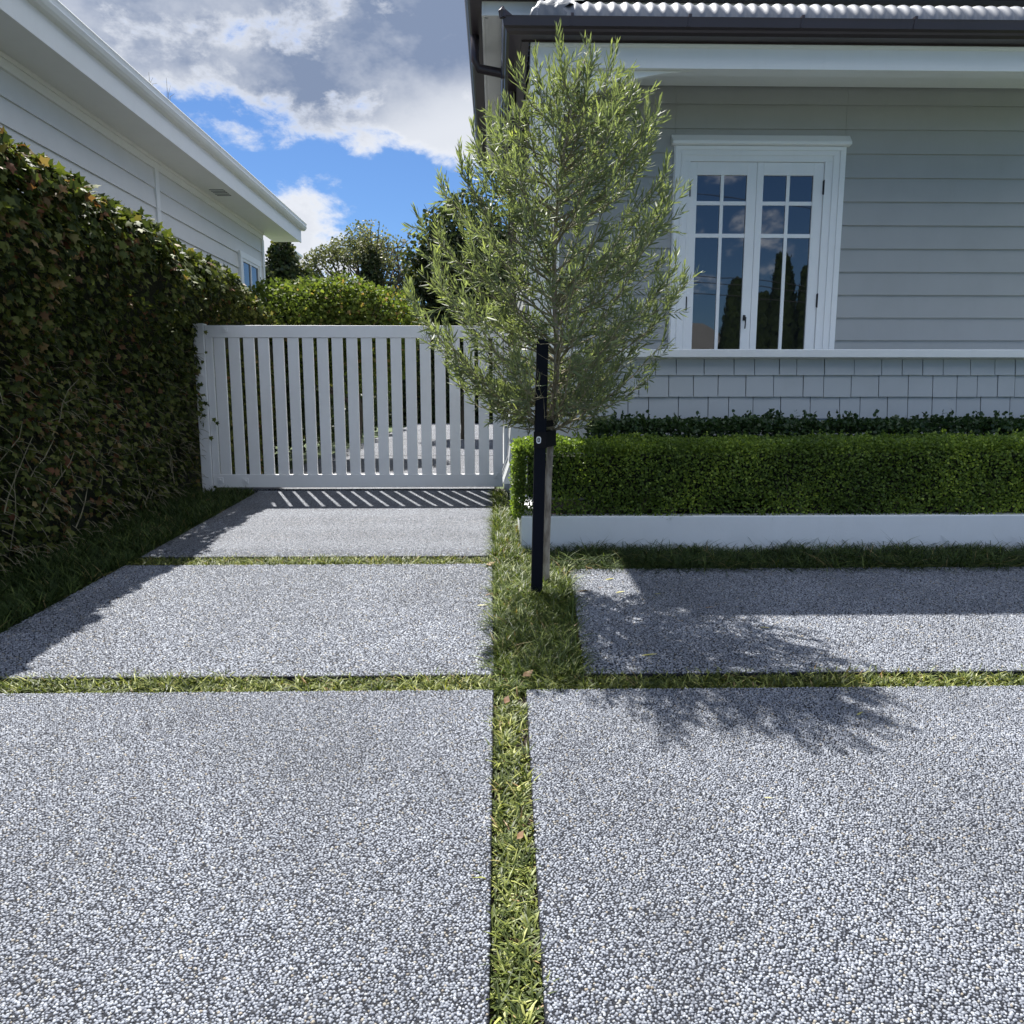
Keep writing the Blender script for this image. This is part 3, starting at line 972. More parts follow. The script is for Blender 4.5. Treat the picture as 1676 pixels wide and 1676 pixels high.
# main roof above: gutter, fascia, soffit, downpipe
YM = 7.58
XM = at(757, 10, YM).x
ZM = at(1000, 4, YM + 0.17).z + 0.14
GM = [(o, dz * 1.1) for o, dz in GP]
gm = gutter(XM, YM, ZM, XR, 13.0, 'gutter', house, M['bronze'], GM)
zf0 = at(820, 28, YM + 0.20).z
MB().box(XM + 0.20, XR, YM + 0.171, YM + 0.20, zf0, ZM - 0.135).box(XM + 0.171, XM + 0.199, YM + 0.171, 13.0, zf0, ZM - 0.135) \
    .build('fascia', M['white'], house, 0.002)
MB().box(XM + 0.20, xs0 + 0.4, YM + 0.20, 12.9, zf0 + 0.02, zf0 + 0.035).box(XM + 0.20, XM + 0.23, YM + 0.25, 12.9, zf0 + .006, zf0 + 0.02) \
    .build('soffit', M['white'], house)
MB().hexa([(XM + .1, YM + .1, ZM - .02), (XR, YM + .1, ZM - .02), (XR, 13, ZM - .02), (XM + .1, 13, ZM - .02)],
          [(XM + 2.2, YM + 2.3, ZM + .95), (XR, YM + 2.3, ZM + .95), (XR, 11, ZM + .95), (XM + 2.2, 11, ZM + .95)]).build('main_roof', M['iron'], house)
dp0 = at(776, 88, 8.5)
dp = MB().tube([(XM + 0.09, 8.45, ZM - 0.10), (XM + 0.09, 8.45, ZM - 0.38), (XM + 0.13, 8.45, ZM - 0.45), (xs0 - 0.03 - .0, 8.45, ZM - 0.50), (xs0 + 0.02, 8.45, ZM - 0.56), (xs0 + 0.02, 8.45, 2.0)],
               0.045, 12)
dp.build('downpipe', M['bronze'], house, 0, True)

# ------------------------------------------------------------------ planter
yp, xp = plw.y, gnd(853, 897).x
pz1 = at(1100, 845, yp).z
planter = empty('planter', (2.5, yp, gz(yp)), 'low white rendered planter wall in front of the grey house', 'planter')
MB().box(xp, XR, yp, yp + 0.14, gz(yp) - 0.12, pz1).build('front_wall', M['render'], planter, 0.006)
MB().box(xp, xp + 0.14, yp + 0.141, YS_ - 0.07, gz(yp) - 0.12, pz1 - 0.0005).build('side_wall', M['render'], planter, 0.006)
struct(MB().box(xp + 0.14, XR, yp + 0.14, YS_ - 0.1, gz(yp), pz1 - 0.05).build('soil', M['soil']))

OV = [(0, 0, 0), (0.3, -0.42, 0.05), (0.75, -0.34, 0.04), (1, 0, 0), (0.75, 0.34, 0.04), (0.3, 0.42, 0.05), (0.5, 0, -0.03)]
OF = [(0, 1, 6), (1, 2, 6), (2, 3, 6), (3, 4, 6), (4, 5, 6), (5, 0, 6)]
OF4 = [(0, 1, 2, 3), (0, 3, 4, 5)]


def hedge_points(x0, x1, y0, y1, z0, z1, n_m2, rnd, seed, depth=0.10, faces=('front', 'top', 'left', 'back')):
    P, N = [], []
    def add(n, f, nr):
        a, b = rng.random(n), rng.random(n)
        P.append(f(a, b)); N.append(np.tile(nr, (n, 1)))
    if 'front' in faces: add(int((x1 - x0) * (z1 - z0) * n_m2), lambda a, b: np.column_stack([x0 + a * (x1 - x0), np.full(len(a), y0), z0 + b * (z1 - z0)]), [0, -1.0, 0])
    if 'back' in faces: add(int((x1 - x0) * (z1 - z0) * n_m2 * .3), lambda a, b: np.column_stack([x0 + a * (x1 - x0), np.full(len(a), y1), z0 + b * (z1 - z0)]), [0, 1.0, 0])
    if 'top' in faces: add(int((x1 - x0) * (y1 - y0) * n_m2), lambda a, b: np.column_stack([x0 + a * (x1 - x0), y0 + b * (y1 - y0), np.full(len(a), z1)]), [0, 0, 1.0])
    if 'left' in faces: add(int((y1 - y0) * (z1 - z0) * n_m2), lambda a, b: np.column_stack([np.full(len(a), x0), y0 + a * (y1 - y0), z0 + b * (z1 - z0)]), [-1.0, 0, 0])
    P, N = np.concatenate(P), np.concatenate(N)
    # round the arrises
    c = np.array([[np.clip(p[0], x0 + rnd, x1), np.clip(p[1], y0 + rnd, y1 - rnd), min(p[2], z1 - rnd)] for p in P])
    d = P - c; L = np.linalg.norm(d, axis=1, keepdims=True)
    N2 = np.where(L > 1e-4, d / np.maximum(L, 1e-6), N)
    P = c + N2 * np.minimum(L, rnd)
    lump = sines(P, 5.0, seed) * 0.030 + sines(P, 17.0, seed + 1) * 0.024
    P = P + N2 * (lump[:, None] - (rng.random((len(P), 1)) ** 1.6) * depth)
    return P, N2


def hedge(name, box, n_m2, leaf, m, label, cat, seed, rnd=0.08, sprig=0.0, faces=('front', 'top', 'left', 'back'), grp=None, bottom_thin=0.0):
    x0, x1, y0, y1, z0, z1 = box
    root = empty(name, ((x0 + x1) / 2, (y0 + y1) / 2, z0), label, cat, grp)
    P, N = hedge_points(x0, x1, y0, y1, z0, z1, n_m2, rnd, seed, faces=faces)
    if bottom_thin:
        h_ = (P[:, 2] - z0) / (z1 - z0)
        keep = rng.random(len(P)) < np.clip(0.25 + h_ / bottom_thin + 0.25 * sines(P, 6, seed + 4), 0.12, 1)
        keep |= P[:, 0] < x0 + 0.16
        P, N = P[keep], N[keep]
    n = len(P)
    if sprig:
        ns_ = int((x1 - x0) * (y1 - y0) * 140)
        bx_, by_ = rng.uniform(x0 + .03, x1, ns_), rng.uniform(y0 + .02, y1 - .02, ns_)
        hh_ = sprig * rng.random(ns_) ** 1.5
        bP = np.column_stack([bx_, by_, np.full(ns_, z1)])
        off = sines(bP, 5.0, seed) * 0.030 - 0.02
        q_ = []
        for k in range(9):
            f_ = k / 8
            q_.append(np.column_stack([bx_ + rng.normal(0, .005, ns_), by_ + rng.normal(0, .005, ns_), z1 + off + f_ * hh_]))
        q_ = np.concatenate(q_)
        P = np.concatenate([P, q_]); N = np.concatenate([N, np.tile([0, -0.3, 0.7], (len(q_), 1))]); n = len(P)
    A = N * 0.5 + rng.normal(0, 0.65, (n, 3)) + [0, 0, 0.35]
    nr = N * 0.7 + rng.normal(0, 0.55, (n, 3)) + [0, 0, 0.5]
    tint = np.clip(0.42 + 0.30 * sines(P, 3.0, seed + 2) + 0.2 * sines(P, 13.0, seed + 3) + rng.normal(0, 0.2, n), 0, 1)
    scatter('foliage', OV, OF4, P, A, unit(nr), leaf * rng.uniform(0.7, 1.25, n), m, root, tint)
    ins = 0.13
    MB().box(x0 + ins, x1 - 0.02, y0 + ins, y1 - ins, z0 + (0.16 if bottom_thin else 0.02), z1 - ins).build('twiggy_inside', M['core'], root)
    tw = MB()
    r_ = random.Random(seed)
    for k in range(int((x1 - x0) * 7)):
        bx = r_.uniform(x0 + 0.08, x1 - 0.05); by = y0 + r_.uniform(0.14, 0.25)
        for q in range(3):
            tx, ty = bx + r_.uniform(-.12, .12), y0 + r_.uniform(0.02, 0.12)
            tw.tube([(bx, by, z0 - 0.02), ((bx + tx) / 2, (by + ty) / 2 + 0.02, z0 + 0.09), (tx, ty, z0 + r_.uniform(.18, .34))], [0.006, 0.004, 0.002], 4)
    tag(tw.build('stems', M['twig'], root), kind='stuff')
    return root


hz1_ = at(1200, 722, yp + 0.12).z
hedge('box_hedge', (at(846, 780, yp + .15).x - .03, XR, yp + 0.045, yp + 0.66, pz1 - 0.03, hz1_), 9000, 0.021, M['box'],
      'clipped bright green box hedge filling the white planter', 'hedge', 21, 0.09, 0.075, bottom_thin=0.22)
hz2_ = at(1200, 690, 7.1).z
hedge('shrub_hedge', (at(965, 700, 7.1).x, XR, yp + 0.78, 7.30, pz1 - 0.03, hz2_), 4200, 0.034, M['box_dark'],
      'dark green loose shrub row growing between the box hedge and shingles', 'hedge', 41, 0.10, 0.11)

# ------------------------------------------------------------------ gate
YGT = 9.0
gate = empty('driveway_gate', (-1.7, YGT, gz(YGT)), 'white vertical-slat driveway gate across the left drive', 'gate')
gx0, gx1 = at(343, 660, YGT).x, at(823, 660, YGT).x
gz0, gz1 = at(580, 797, YGT).z, at(580, 533, YGT).z
rt = 0.135
M_ = M['gate']
MB().box(gx0, gx1, YGT - 0.022, YGT + 0.022, gz1 - rt, gz1).build('top_rail', M_, gate, 0.004)
MB().box(gx0, gx1, YGT - 0.024, YGT + 0.024, gz0, gz0 + 0.150).build('bottom_rail', M_, gate, 0.004)
MB().box(gx0, gx0 + 0.075, YGT - 0.020, YGT + 0.020, gz0 + 0.1505, gz1 - rt - 0.0005).build('stile', M_, gate, 0.004)
MB().box(gx1 - 0.115, gx1, YGT - 0.020, YGT + 0.020, gz0 + 0.1505, gz1 - rt - 0.0005).build('stile', M_, gate, 0.004)
n_sl = 19
a0, a1 = gx0 + 0.088, gx1 - 0.115 - 0.045
pit = (a1 - a0 + 0.045) / n_sl
first = None
for k in range(n_sl):
    x = a0 + k * pit
    if first is None:
        first = MB().box(x, x + pit - 0.045, YGT - 0.014, YGT + 0.016, gz0 + 0.1508, gz1 - rt - 0.0008).build('slat', M_, gate, 0.003)
    else:
        c = first.copy(); COL.objects.link(c); c.parent = gate
        c.location = first.location + Vector((k * pit, 0, 0)); c.rotation_euler = (0, 0, random.uniform(-.006, .006) * 0)
for px, py in ((368, 539), (361, 786), (402, 787), (812, 778)):
    q = at(px, py, YGT - 0.025)
    yb = YGT - 0.0225
    MB().box(q.x - 0.032, q.x + 0.032, yb - 0.008, yb, q.z - 0.032, q.z + 0.032).tube([(q.x, yb - 0.008, q.z), (q.x, yb - 0.018, q.z)], 0.012, 10).build('bolt_plate', M_, gate, 0.002)
# post carrying the gate
ga, gb_ = at(329, 660, YGT - .06).x, gx0 - 0.006
post = MB().box(gx0 - 0.125, gx0 - 0.006, YGT - 0.045, YGT + 0.075, gz(9) - 0.1, gz1 + 0.02).build('gate_post', M_, None, 0.005)
tag(post, 'square white post the gate hangs from, half grown over by ivy', 'gate post')
for py in (612, 649):
    q = at(343, py, YGT - 0.045)
    MB().box(gx0 - 0.096, gx0 - 0.034, YGT - 0.053, YGT - 0.0452, q.z - 0.031, q.z + 0.031).tube([(gx0 - 0.065, YGT - 0.052, q.z), (gx0 - 0.065, YGT - 0.063, q.z)], 0.012, 10).build('bolt_plate', M_, post, 0.002)
lp = MB().box(gx1 + 0.012, gx1 + 0.125, YGT - 0.03, YGT + 0.09, gz(9) - 0.1, gz1 + 0.03).build('gate_post', M_, None, 0.005)
tag(lp, 'white post the gate closes against at the corner of the grey house', 'gate post')

# ------------------------------------------------------------------ stake, tie, tree
sb, st_ = gnd(877, 972), at(888, 556, gnd(877, 972).y + 0.05)
stake = empty('tree_stake', (sb.x, sb.y, gz(sb.y)), 'dark navy square timber stake beside the young tree trunk', 'stake')
hw = 0.036
b = [(sb.x - hw, sb.y - hw, sb.z - 0.2), (sb.x + hw, sb.y - hw, sb.z - 0.2), (sb.x + hw, sb.y + hw, sb.z - 0.2), (sb.x - hw, sb.y + hw, sb.z - 0.2)]
t = [(st_.x - hw, st_.y - hw, st_.z), (st_.x + hw, st_.y - hw, st_.z), (st_.x + hw, st_.y + hw, st_.z), (st_.x - hw, st_.y + hw, st_.z)]
MB().hexa(b, t).build('post', M['stake'], stake, 0.005)


def on_stake(z):
    f = (z - sb.z + 0.2) / (st_.z - sb.z + 0.2)
    return Vector((b[0][0] + hw, b[0][1] + hw, 0)) * (1 - f) + Vector((st_.x, st_.y, 0)) * f + Vector((0, 0, z))


ty = sb.y + 0.27
trunk_px = [(893, 952), (894, 900), (896, 840), (898, 780), (901, 720), (906, 660), (911, 610), (911, 560), (908, 500), (907, 430), (910, 360), (917, 300), (924, 240), (934, 180), (948, 125), (962, 85)]
tpath = [at(px, py, ty) for px, py in trunk_px]
zt_ = at(882, 719, sb.y).z
c0 = on_stake(zt_)
tie = empty('tree_tie', tuple(c0), 'black rubber strap tying the tree trunk to the navy stake', 'tie')
tc_ = [p for p in tpath if p.z < zt_][-1]; tn_ = [p for p in tpath if p.z >= zt_][0]
f_ = (zt_ - tc_.z) / (tn_.z - tc_.z); tcz = tc_ + (tn_ - tc_) * f_
sm = MB()
for dz in (-0.075, 0.0, 0.075):
    pass
L_, R_ = c0.x - hw - 0.004, tcz.x + 0.034
for (za, zb2, off) in ((zt_ - 0.055, zt_ + 0.045, 0.0), (zt_ + 0.075, zt_ + 0.115, 0.01)):
    yF = c0.y - hw - 0.003
    if off == 0:
        sm.box(L_, c0.x + hw + 0.003, yF - 0.004, yF, za, zb2)
        sm.box(L_, L_ + 0.004, yF, c0.y + hw + 0.004, za, zb2)
        sm.box(L_, c0.x + hw + .003, c0.y + hw + 0.002, c0.y + hw + 0.006, za, zb2)
        sm.box(c0.x + hw, c0.x + hw + 0.004, yF, c0.y + hw + .004, za, zb2)
    # loop round the trunk
    n = 20; v_, f2 = [], []
    for i in range(n):
        a_ = 2 * math.pi * i / n
        for rr in (0.030, 0.036):
            for zz in (za, zb2):
                v_.append((tcz.x + rr * math.cos(a_), ty + rr * math.sin(a_), zz))
    for i in range(n):
        q, w_ = i * 4, ((i + 1) % n) * 4
        f2 += [(q + 2, w_ + 2, w_ + 3, q + 3), (q, q + 1, w_ + 1, w_), (q + 1, q + 3, w_ + 3, w_ + 1), (q, w_, w_ + 2, q + 2)]
    sm.add(v_, f2)
    sm.add([(c0.x + hw, c0.y - .005, za), (c0.x + hw, c0.y + .005, za), (tcz.x + .028, ty - .012, za), (tcz.x + .034, ty - .012, za),
            (c0.x + hw, c0.y - .005, zb2), (c0.x + hw, c0.y + .005, zb2), (tcz.x + .028, ty - .012, zb2), (tcz.x + .034, ty - .012, zb2)],
           [(0, 1, 2, 3), (7, 6, 5, 4), (0, 4, 5, 1), (1, 5, 6, 2), (2, 6, 7, 3), (3, 7, 4, 0)])
    sm.add([(c0.x - hw, c0.y + .03, za), (c0.x - hw, c0.y + .04, za), (tcz.x - .034, ty + .0, za), (tcz.x - .028, ty - .005, za),
            (c0.x - hw, c0.y + .03, zb2), (c0.x - hw, c0.y + .04, zb2), (tcz.x - .034, ty + .0, zb2), (tcz.x - .028, ty - .005, zb2)],
           [(0, 1, 2, 3), (7, 6, 5, 4), (0, 4, 5, 1), (1, 5, 6, 2), (2, 6, 7, 3), (3, 7, 4, 0)])
sm.build('strap', M['rubber'], tie)
# the white oval badge with its dark mark
zc = at(882, 720, sb.y).z; yb = c0.y - hw - 0.0075; bx = at(881.5, 720, sb.y).x


def oval(cx, cz, w_, h_, y0, y1, n=28):
    pts = []
    r = w_ / 2; s_ = h_ / 2 - r
    for i in range(n):
        a_ = 2 * math.pi * i / n
        pts.append((cx + r * math.cos(a_), cz + r * math.sin(a_) + (s_ if math.sin(a_) >= 0 else -s_)))
    return MB().prism(pts, 'y', y0, y1)


badge = oval(bx, zc, 0.030, 0.046, yb - 0.0015, yb).build('badge', M['badge'], tie)
mk = oval(bx, zc, 0.0165, 0.028, yb - 0.0025, yb - 0.0016)
mk.build('mark', M['black'], badge)
MB().box(bx - 0.0012, bx + 0.0012, yb - 0.0033, yb - 0.0026, zc - 0.010, zc + 0.010).box(bx - 0.006, bx + 0.006, yb - 0.0033, yb - 0.0026, zc - 0.0015, zc + 0.0005) \
    .build('mark_lines', M['badge'], badge)

tree = empty('olive_tree', (tpath[0].x, ty, gz(ty)), 'young olive-like tree with narrow silvery green leaves tied to the navy stake', 'tree')
tp = [tpath[0] - Vector((0, 0, 0.12))] + tpath
rad = [0.029 - 0.024 * (i / (len(tp) - 1)) ** 1.1 for i in range(len(tp))]
MB().tube(tp, rad, 10).build('trunk', M['bark'], tree, 0, True)

# crown outline, half widths left and right of the leader by height
OUT = [(112, 0.03, 0.03), (132, 0.28, 0.28), (158, 0.36, 0.44), (200, 0.46, 0.56), (240, 0.62, 0.60), (300, 0.68, 0.70), (360, 0.80, 0.80), (430, 0.82, 0.84), (500, 0.88, 0.80),
       (560, 0.90, 0.74), (610, 0.82, 0.64), (650, 0.66, 0.50), (690, 0.44, 0.38), (712, 0.12, 0.12)]
OUTZ = [(at(905, py, ty).z, a, b_) for py, a, b_ in OUT][::-1]


def halfw(z, ang):
    zs = [o[0] for o in OUTZ]
    wl = np.interp(z, zs, [o[1] for o in OUTZ]); wr = np.interp(z, zs, [o[2] for o in OUTZ])
    c = math.cos(ang)
    a = wr if c > 0 else wl
    return a * c * c + 0.5 * (wl + wr) * (1 - c * c) * 0.92


tr = random.Random(3)
zmin, zmax = OUTZ[0][0], OUTZ[-1][0]


def trunk_at(z):
    for p_, q_ in zip(tpath[:-1], tpath[1:]):
        if p_.z <= z <= q_.z:
            return p_ + (q_ - p_) * ((z - p_.z) / (q_.z - p_.z))
    return tpath[-1].copy() if z > tpath[-1].z else tpath[0].copy()


brm = MB(); LP, LA, LN, LT, LS = [], [], [], [], []


def leaves_on(path, r_tip, dens=1.0, start=0.0, spread=0.80, size=0.080):
    """opposite pairs of narrow leaves along a twig, closer at the tip"""
    seg = []; tot = 0
    for p_, q_ in zip(path[:-1], path[1:]):
        seg.append((tot, (q_ - p_).length, p_, q_)); tot += (q_ - p_).length
    s = start * tot; a0_ = tr.random() * 3.14
    base_t = tr.random()
    while s < tot:
        for (t0, L, p_, q_) in seg:
            if t0 <= s <= t0 + L:
                d = (q_ - p_).normalized(); p = p_ + (q_ - p_) * ((s - t0) / L)
                break
        a0_ += 1.57 + tr.uniform(-.25, .25)
        u = d.orthogonal().normalized(); v = d.cross(u)
        age = s / tot
        for sgn in (0, math.pi):
            if tr.random() < 0.1: continue
            o = u * math.cos(a0_ + sgn) + v * math.sin(a0_ + sgn)
            sp = spread * (1.15 - 0.5 * age) + tr.uniform(-.15, .15)
            al = (d * math.cos(sp) + o * math.sin(sp)) + Vector((0, 0, 0.02 if age > .5 else -0.14))
            n_ = (d * math.sin(sp) - o * math.cos(sp)) * -1 + Vector((tr.gauss(0, .3), tr.gauss(0, .3), tr.gauss(0, .3)))
            LP.append(tuple(p)); LA.append(tuple(al)); LN.append(tuple(n_))
            LT.append(min(1, max(0, 0.28 + 0.38 * age ** 3 + 0.22 * (base_t - .5) + tr.gauss(0, 0.13))))
            LS.append(size * tr.uniform(0.72, 1.2) * (1.0 - 0.35 * age ** 4))
        s += (0.031 - 0.014 * age) / dens
    return


def shoot(p, d, L, r, up=0.5, wob=0.10, n=5):
    path = [p.copy()]
    for k in range(n):
        d = (d + Vector((0, 0, up / n)) + Vector((tr.gauss(0, wob), tr.gauss(0, wob), tr.gauss(0, wob)))).normalized()
        path.append(path[-1] + d * (L / n))
    brm.tube(path, [r * (1 - 0.75 * i / n) for i in range(n + 1)], 4, False)
    return path


nb = 146
for k in range(nb):
    f = (k + tr.random()) / nb
    z_tip = zmin + (zmax - zmin) * (0.02 + 0.97 * f)
    ang = k * 2.39996 + tr.uniform(-.25, .25)
    w_ = halfw(z_tip, ang) * tr.uniform(0.45, 1.08) ** 0.6
    rise = 0.10 + w_ * tr.uniform(0.35, 0.8) if f > 0.12 else tr.uniform(-0.1, 0.12)
    base = trunk_at(min(max(z_tip - rise, tpath[0].z + 1.02), tpath[-1].z - .05))
    tc0 = trunk_at(z_tip)
    tip = Vector((tc0.x + w_ * math.cos(ang), ty + w_ * math.sin(ang), z_tip))
    mid = base.lerp(tip, 0.5) + Vector((0, 0, -0.10 * w_)) + Vector((tr.gauss(0, .02), tr.gauss(0, .02), tr.gauss(0, .02)))
    path = [base, base.lerp(mid, 0.5) + Vector((0, 0, 0.015)), mid, mid.lerp(tip, 0.55) + Vector((0, 0, -0.02)), tip]
    brm.tube(path, [0.0075, 0.006, 0.005, 0.0035, 0.002], 5, False)
    Lb = (tip - base).length
    ns = max(3, int(Lb / 0.072))
    for j in range(ns):
        s = 0.22 + 0.78 * (j + tr.random()) / ns
        i = min(3, int(s * 4)); p = path[i].lerp(path[i + 1], s * 4 - i)
        out = Vector((math.cos(ang + tr.uniform(-1.5, 1.5)), math.sin(ang + tr.uniform(-1.5, 1.5)), tr.uniform(-0.15, 0.95)))
        q = shoot(p, out.normalized(), tr.uniform(0.08, 0.24), 0.0022, 0.5, 0.14)
        if q[-1].z > zmin - .02 or tr.random() < .4:
            leaves_on(q, 0, 0.95)
    q = shoot(tip, ((tip - mid).normalized() + Vector((0, 0, 0.5))).normalized(), tr.uniform(0.10, 0.22), 0.002, 0.9)
    leaves_on(q, 0, 1.15, 0.0, 0.5)
# upright leading shoots that spike the outline
for px, py, L in ((967, 98, 0.12), (962, 122, 0.1), (1030, 165, 0.16), (1060, 205, 0.18), (880, 135, 0.20), (905, 140, 0.16), (925, 140, 0.14), (800, 225, 0.20), (755, 280, 0.18), (765, 300, 0.16),
                  (835, 230, 0.16), (1085, 330, 0.12), (1105, 440, 0.16), (1118, 470, 0.14), (712, 470, 0.12), (725, 400, 0.14), (1065, 245, .14), (1010, 160, .16), (945, 150, .16), (860, 190, .2), (785, 260, .16)):
    tip0 = at(px, py, ty + tr.uniform(-.12, .12))
    base = trunk_at(min(tip0.z - 0.35 - 0.25 * abs(tip0.x - tpath[8].x), tpath[-1].z - .02))
    md = base.lerp(tip0, 0.55) + Vector((0.15 * (tip0.x - base.x), 0, -0.05))
    brm.tube([base, md, tip0], [0.006, 0.004, 0.003], 5, False)
    for q_ in range(7):
        pp = md.lerp(tip0, q_ / 6)
        leaves_on(shoot(pp, Vector((tr.uniform(-.8, .8), tr.uniform(-.8, .8), .7)).normalized(), tr.uniform(.08, .15), .002, .5), 0, 1)
    q = shoot(tip0, Vector((0.05 * tr.uniform(-1, 1), 0, 1)), L, 0.003, 0.3, 0.04)
    leaves_on([md, tip0] + q[1:], 0, 1.1, 0.1, 0.5, 0.078)
brm.build('branches', M['twig'], tree)
OLV = [(0, 0, 0), (0.28, -0.066, 0.012), (0.68, -0.058, 0.012), (1, 0, -0.02), (0.68, 0.058, 0.012), (0.28, 0.066, 0.012), (0.30, 0, -0.012), (0.68, 0, -0.012)]
OLF = [(0, 1, 6), (1, 2, 7, 6), (2, 3, 7), (0, 6, 5), (6, 7, 4, 5), (7, 3, 4)]
LP, LA, LN, LT, LS = map(np.array, (LP, LA, LN, LT, LS))
fr = np.clip((LP[:, 2] - sb.z + 0.2) / (st_.z - sb.z + 0.2), 0, 1)
sx_ = sb.x * (1 - fr) + st_.x * fr
inf = (LP[:, 2] < st_.z - 0.03) & (LP[:, 1] < ty - 0.05) & (np.abs(LP[:, 0] + LA[:, 0] * .04 - sx_ - 0.012) < 0.075) & (rng.random(len(LP)) < 0.93)
intr = (LP[:, 2] < st_.z + .35) & (LP[:, 1] < ty - 0.01) & (np.abs(LP[:, 0] + LA[:, 0] * .04 - sx_ - 0.09) < 0.05) & (rng.random(len(LP)) < 0.7)
LP, LA, LN, LT, LS = (q_[~(inf | intr)] for q_ in (LP, LA, LN, LT, LS))
scatter('crown', OLV, OLF, LP, LA, unit(LN), np.array(LS), M['olive'], tree, np.array(LT), np.array(LS) * rng.uniform(0.85, 1.25, len(LS)), True, rng.uniform(-0.16, 0.05, len(LS)))
print('olive leaves', len(LP))

# ------------------------------------------------------------------ ivy hedge on the left
IV = [(0, 0, 0), (0.02, -0.42, -0.03), (0.32, -0.30, 0.03), (0.52, -0.50, -0.02), (0.62, -0.20, 0.03), (1, 0, -0.05), (0.62, 0.20, 0.03), (0.52, 0.50, -0.02), (0.32, 0.30, 0.03), (0.02, 0.42, -0.03), (0.4, 0, 0.02)]
IFc = [(0, 1, 2, 10), (2, 3, 4, 10), (4, 5, 6, 10), (6, 7, 8, 10), (8, 9, 0, 10)]
ivy = empty('ivy_hedge', (-3.6, 7.5, gz(7)), 'tall overgrown ivy hedge with russet leaves left of the gate', 'hedge')
IY0, IY1 = 3.2, 12.2


def ivy_top(y):
    return np.interp(y, [3, 6.5, 8, 9.5, 10.8, 11.4, 12.2], [3.26, 3.18, 3.07, 2.92, 2.76, 2.62, 2.3])


IXF = -3.40
def ivy_surface(n):
    y = rng.uniform(IY0, IY1, n)
    top = ivy_top(y)
    s = rng.random(n)                        # 0..0.78 face, then rounded shoulder and top
    P = np.zeros((n, 3)); N = np.zeros((n, 3))
    rr = 0.28
    face = s < 0.70
    zf = gz(6) + rng.random(n) ** 0.9 * (top - rr - gz(6))
    P[face] = np.column_stack([np.full(n, IXF), y, zf])[face]; N[face] = [1, 0, 0.1]
    a = (s - 0.70) / 0.15 * (math.pi / 2)
    sh_ = (s >= 0.70) & (s < 0.85)
    P[sh_] = np.column_stack([IXF - rr + rr * np.cos(a), y, top - rr + rr * np.sin(a)])[sh_]
    N[sh_] = np.column_stack([np.cos(a), np.zeros(n), np.sin(a)])[sh_]
    tp_ = s >= 0.85
    P[tp_] = np.column_stack([IXF - rr - rng.random(n) * 0.5, y, top])[tp_]; N[tp_] = [0, 0, 1]
    lump = sines(P, 2.6, 3) * 0.12 + sines(P, 7, 4) * 0.07
    P[:, 0] += 0.40 * np.clip((P[:, 2] - 1.7) / 0.85, 0, 1) ** 1.3 * np.where(P[:, 1] > 8.4, np.clip((P[:, 2] - 2.30) / 0.25, 0, 1), 1)
    low = np.clip((1.4 - P[:, 2]) / 1.2, 0, 1)
    P += N * (lump[:, None] - rng.random((n, 1)) ** 1.5 * 0.20) + np.column_stack([-0.10 * low, np.zeros(n), np.zeros(n)])
    return P, N


P, N = ivy_surface(38000)
dens_k = sines(P, 4.0, 8)
russet = (P[:, 2] < 2.3) & (dens_k > -0.1)
bare = np.exp(-((P[:, 1] - 7.9) / 1.3) ** 2 - ((P[:, 2] - 1.1) / 0.8) ** 2)
keep = ((dens_k < 0.45) | (rng.random(len(P)) < 0.5)) & (rng.random(len(P)) > 0.40 * bare)
P, N, dens_k = P[keep], N[keep], dens_k[keep]
n = len(P)
A = rng.normal(0, 0.45, (n, 3)) + [0.15, 0, -0.6] + N * 0.25
A[N[:, 2] > .6] += [0, 0, 0.6]
nr = N * 0.9 + rng.normal(0, 0.45, (n, 3)) + [0, 0, 0.35]
rus = np.clip(sines(P, 1.7, 12) + 0.5 * sines(P, 5, 13), -1, 1)
tint = np.clip(rng.random(n) * 0.70 + 0.34 * (rng.random(n) < 0.07 + 0.42 * np.clip(rus + 0.25, 0, 1)), 0, 1)
scatter('foliage', IV, IFc, P, A, unit(nr), rng.uniform(0.035, 0.072, n) * np.where(P[:, 2] > 2.6, 1.3, 1), M['ivy'], ivy, tint)
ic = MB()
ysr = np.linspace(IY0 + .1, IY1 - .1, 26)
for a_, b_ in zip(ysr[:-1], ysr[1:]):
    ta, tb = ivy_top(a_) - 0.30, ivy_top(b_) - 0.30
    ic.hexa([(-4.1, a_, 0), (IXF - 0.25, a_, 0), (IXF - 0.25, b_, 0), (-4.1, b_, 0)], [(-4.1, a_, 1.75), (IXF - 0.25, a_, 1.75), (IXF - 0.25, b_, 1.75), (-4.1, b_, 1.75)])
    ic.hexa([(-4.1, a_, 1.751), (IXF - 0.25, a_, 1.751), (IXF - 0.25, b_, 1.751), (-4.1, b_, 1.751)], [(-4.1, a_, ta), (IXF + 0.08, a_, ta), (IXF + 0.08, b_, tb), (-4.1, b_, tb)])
ic.build('twiggy_inside', M['core'], ivy)
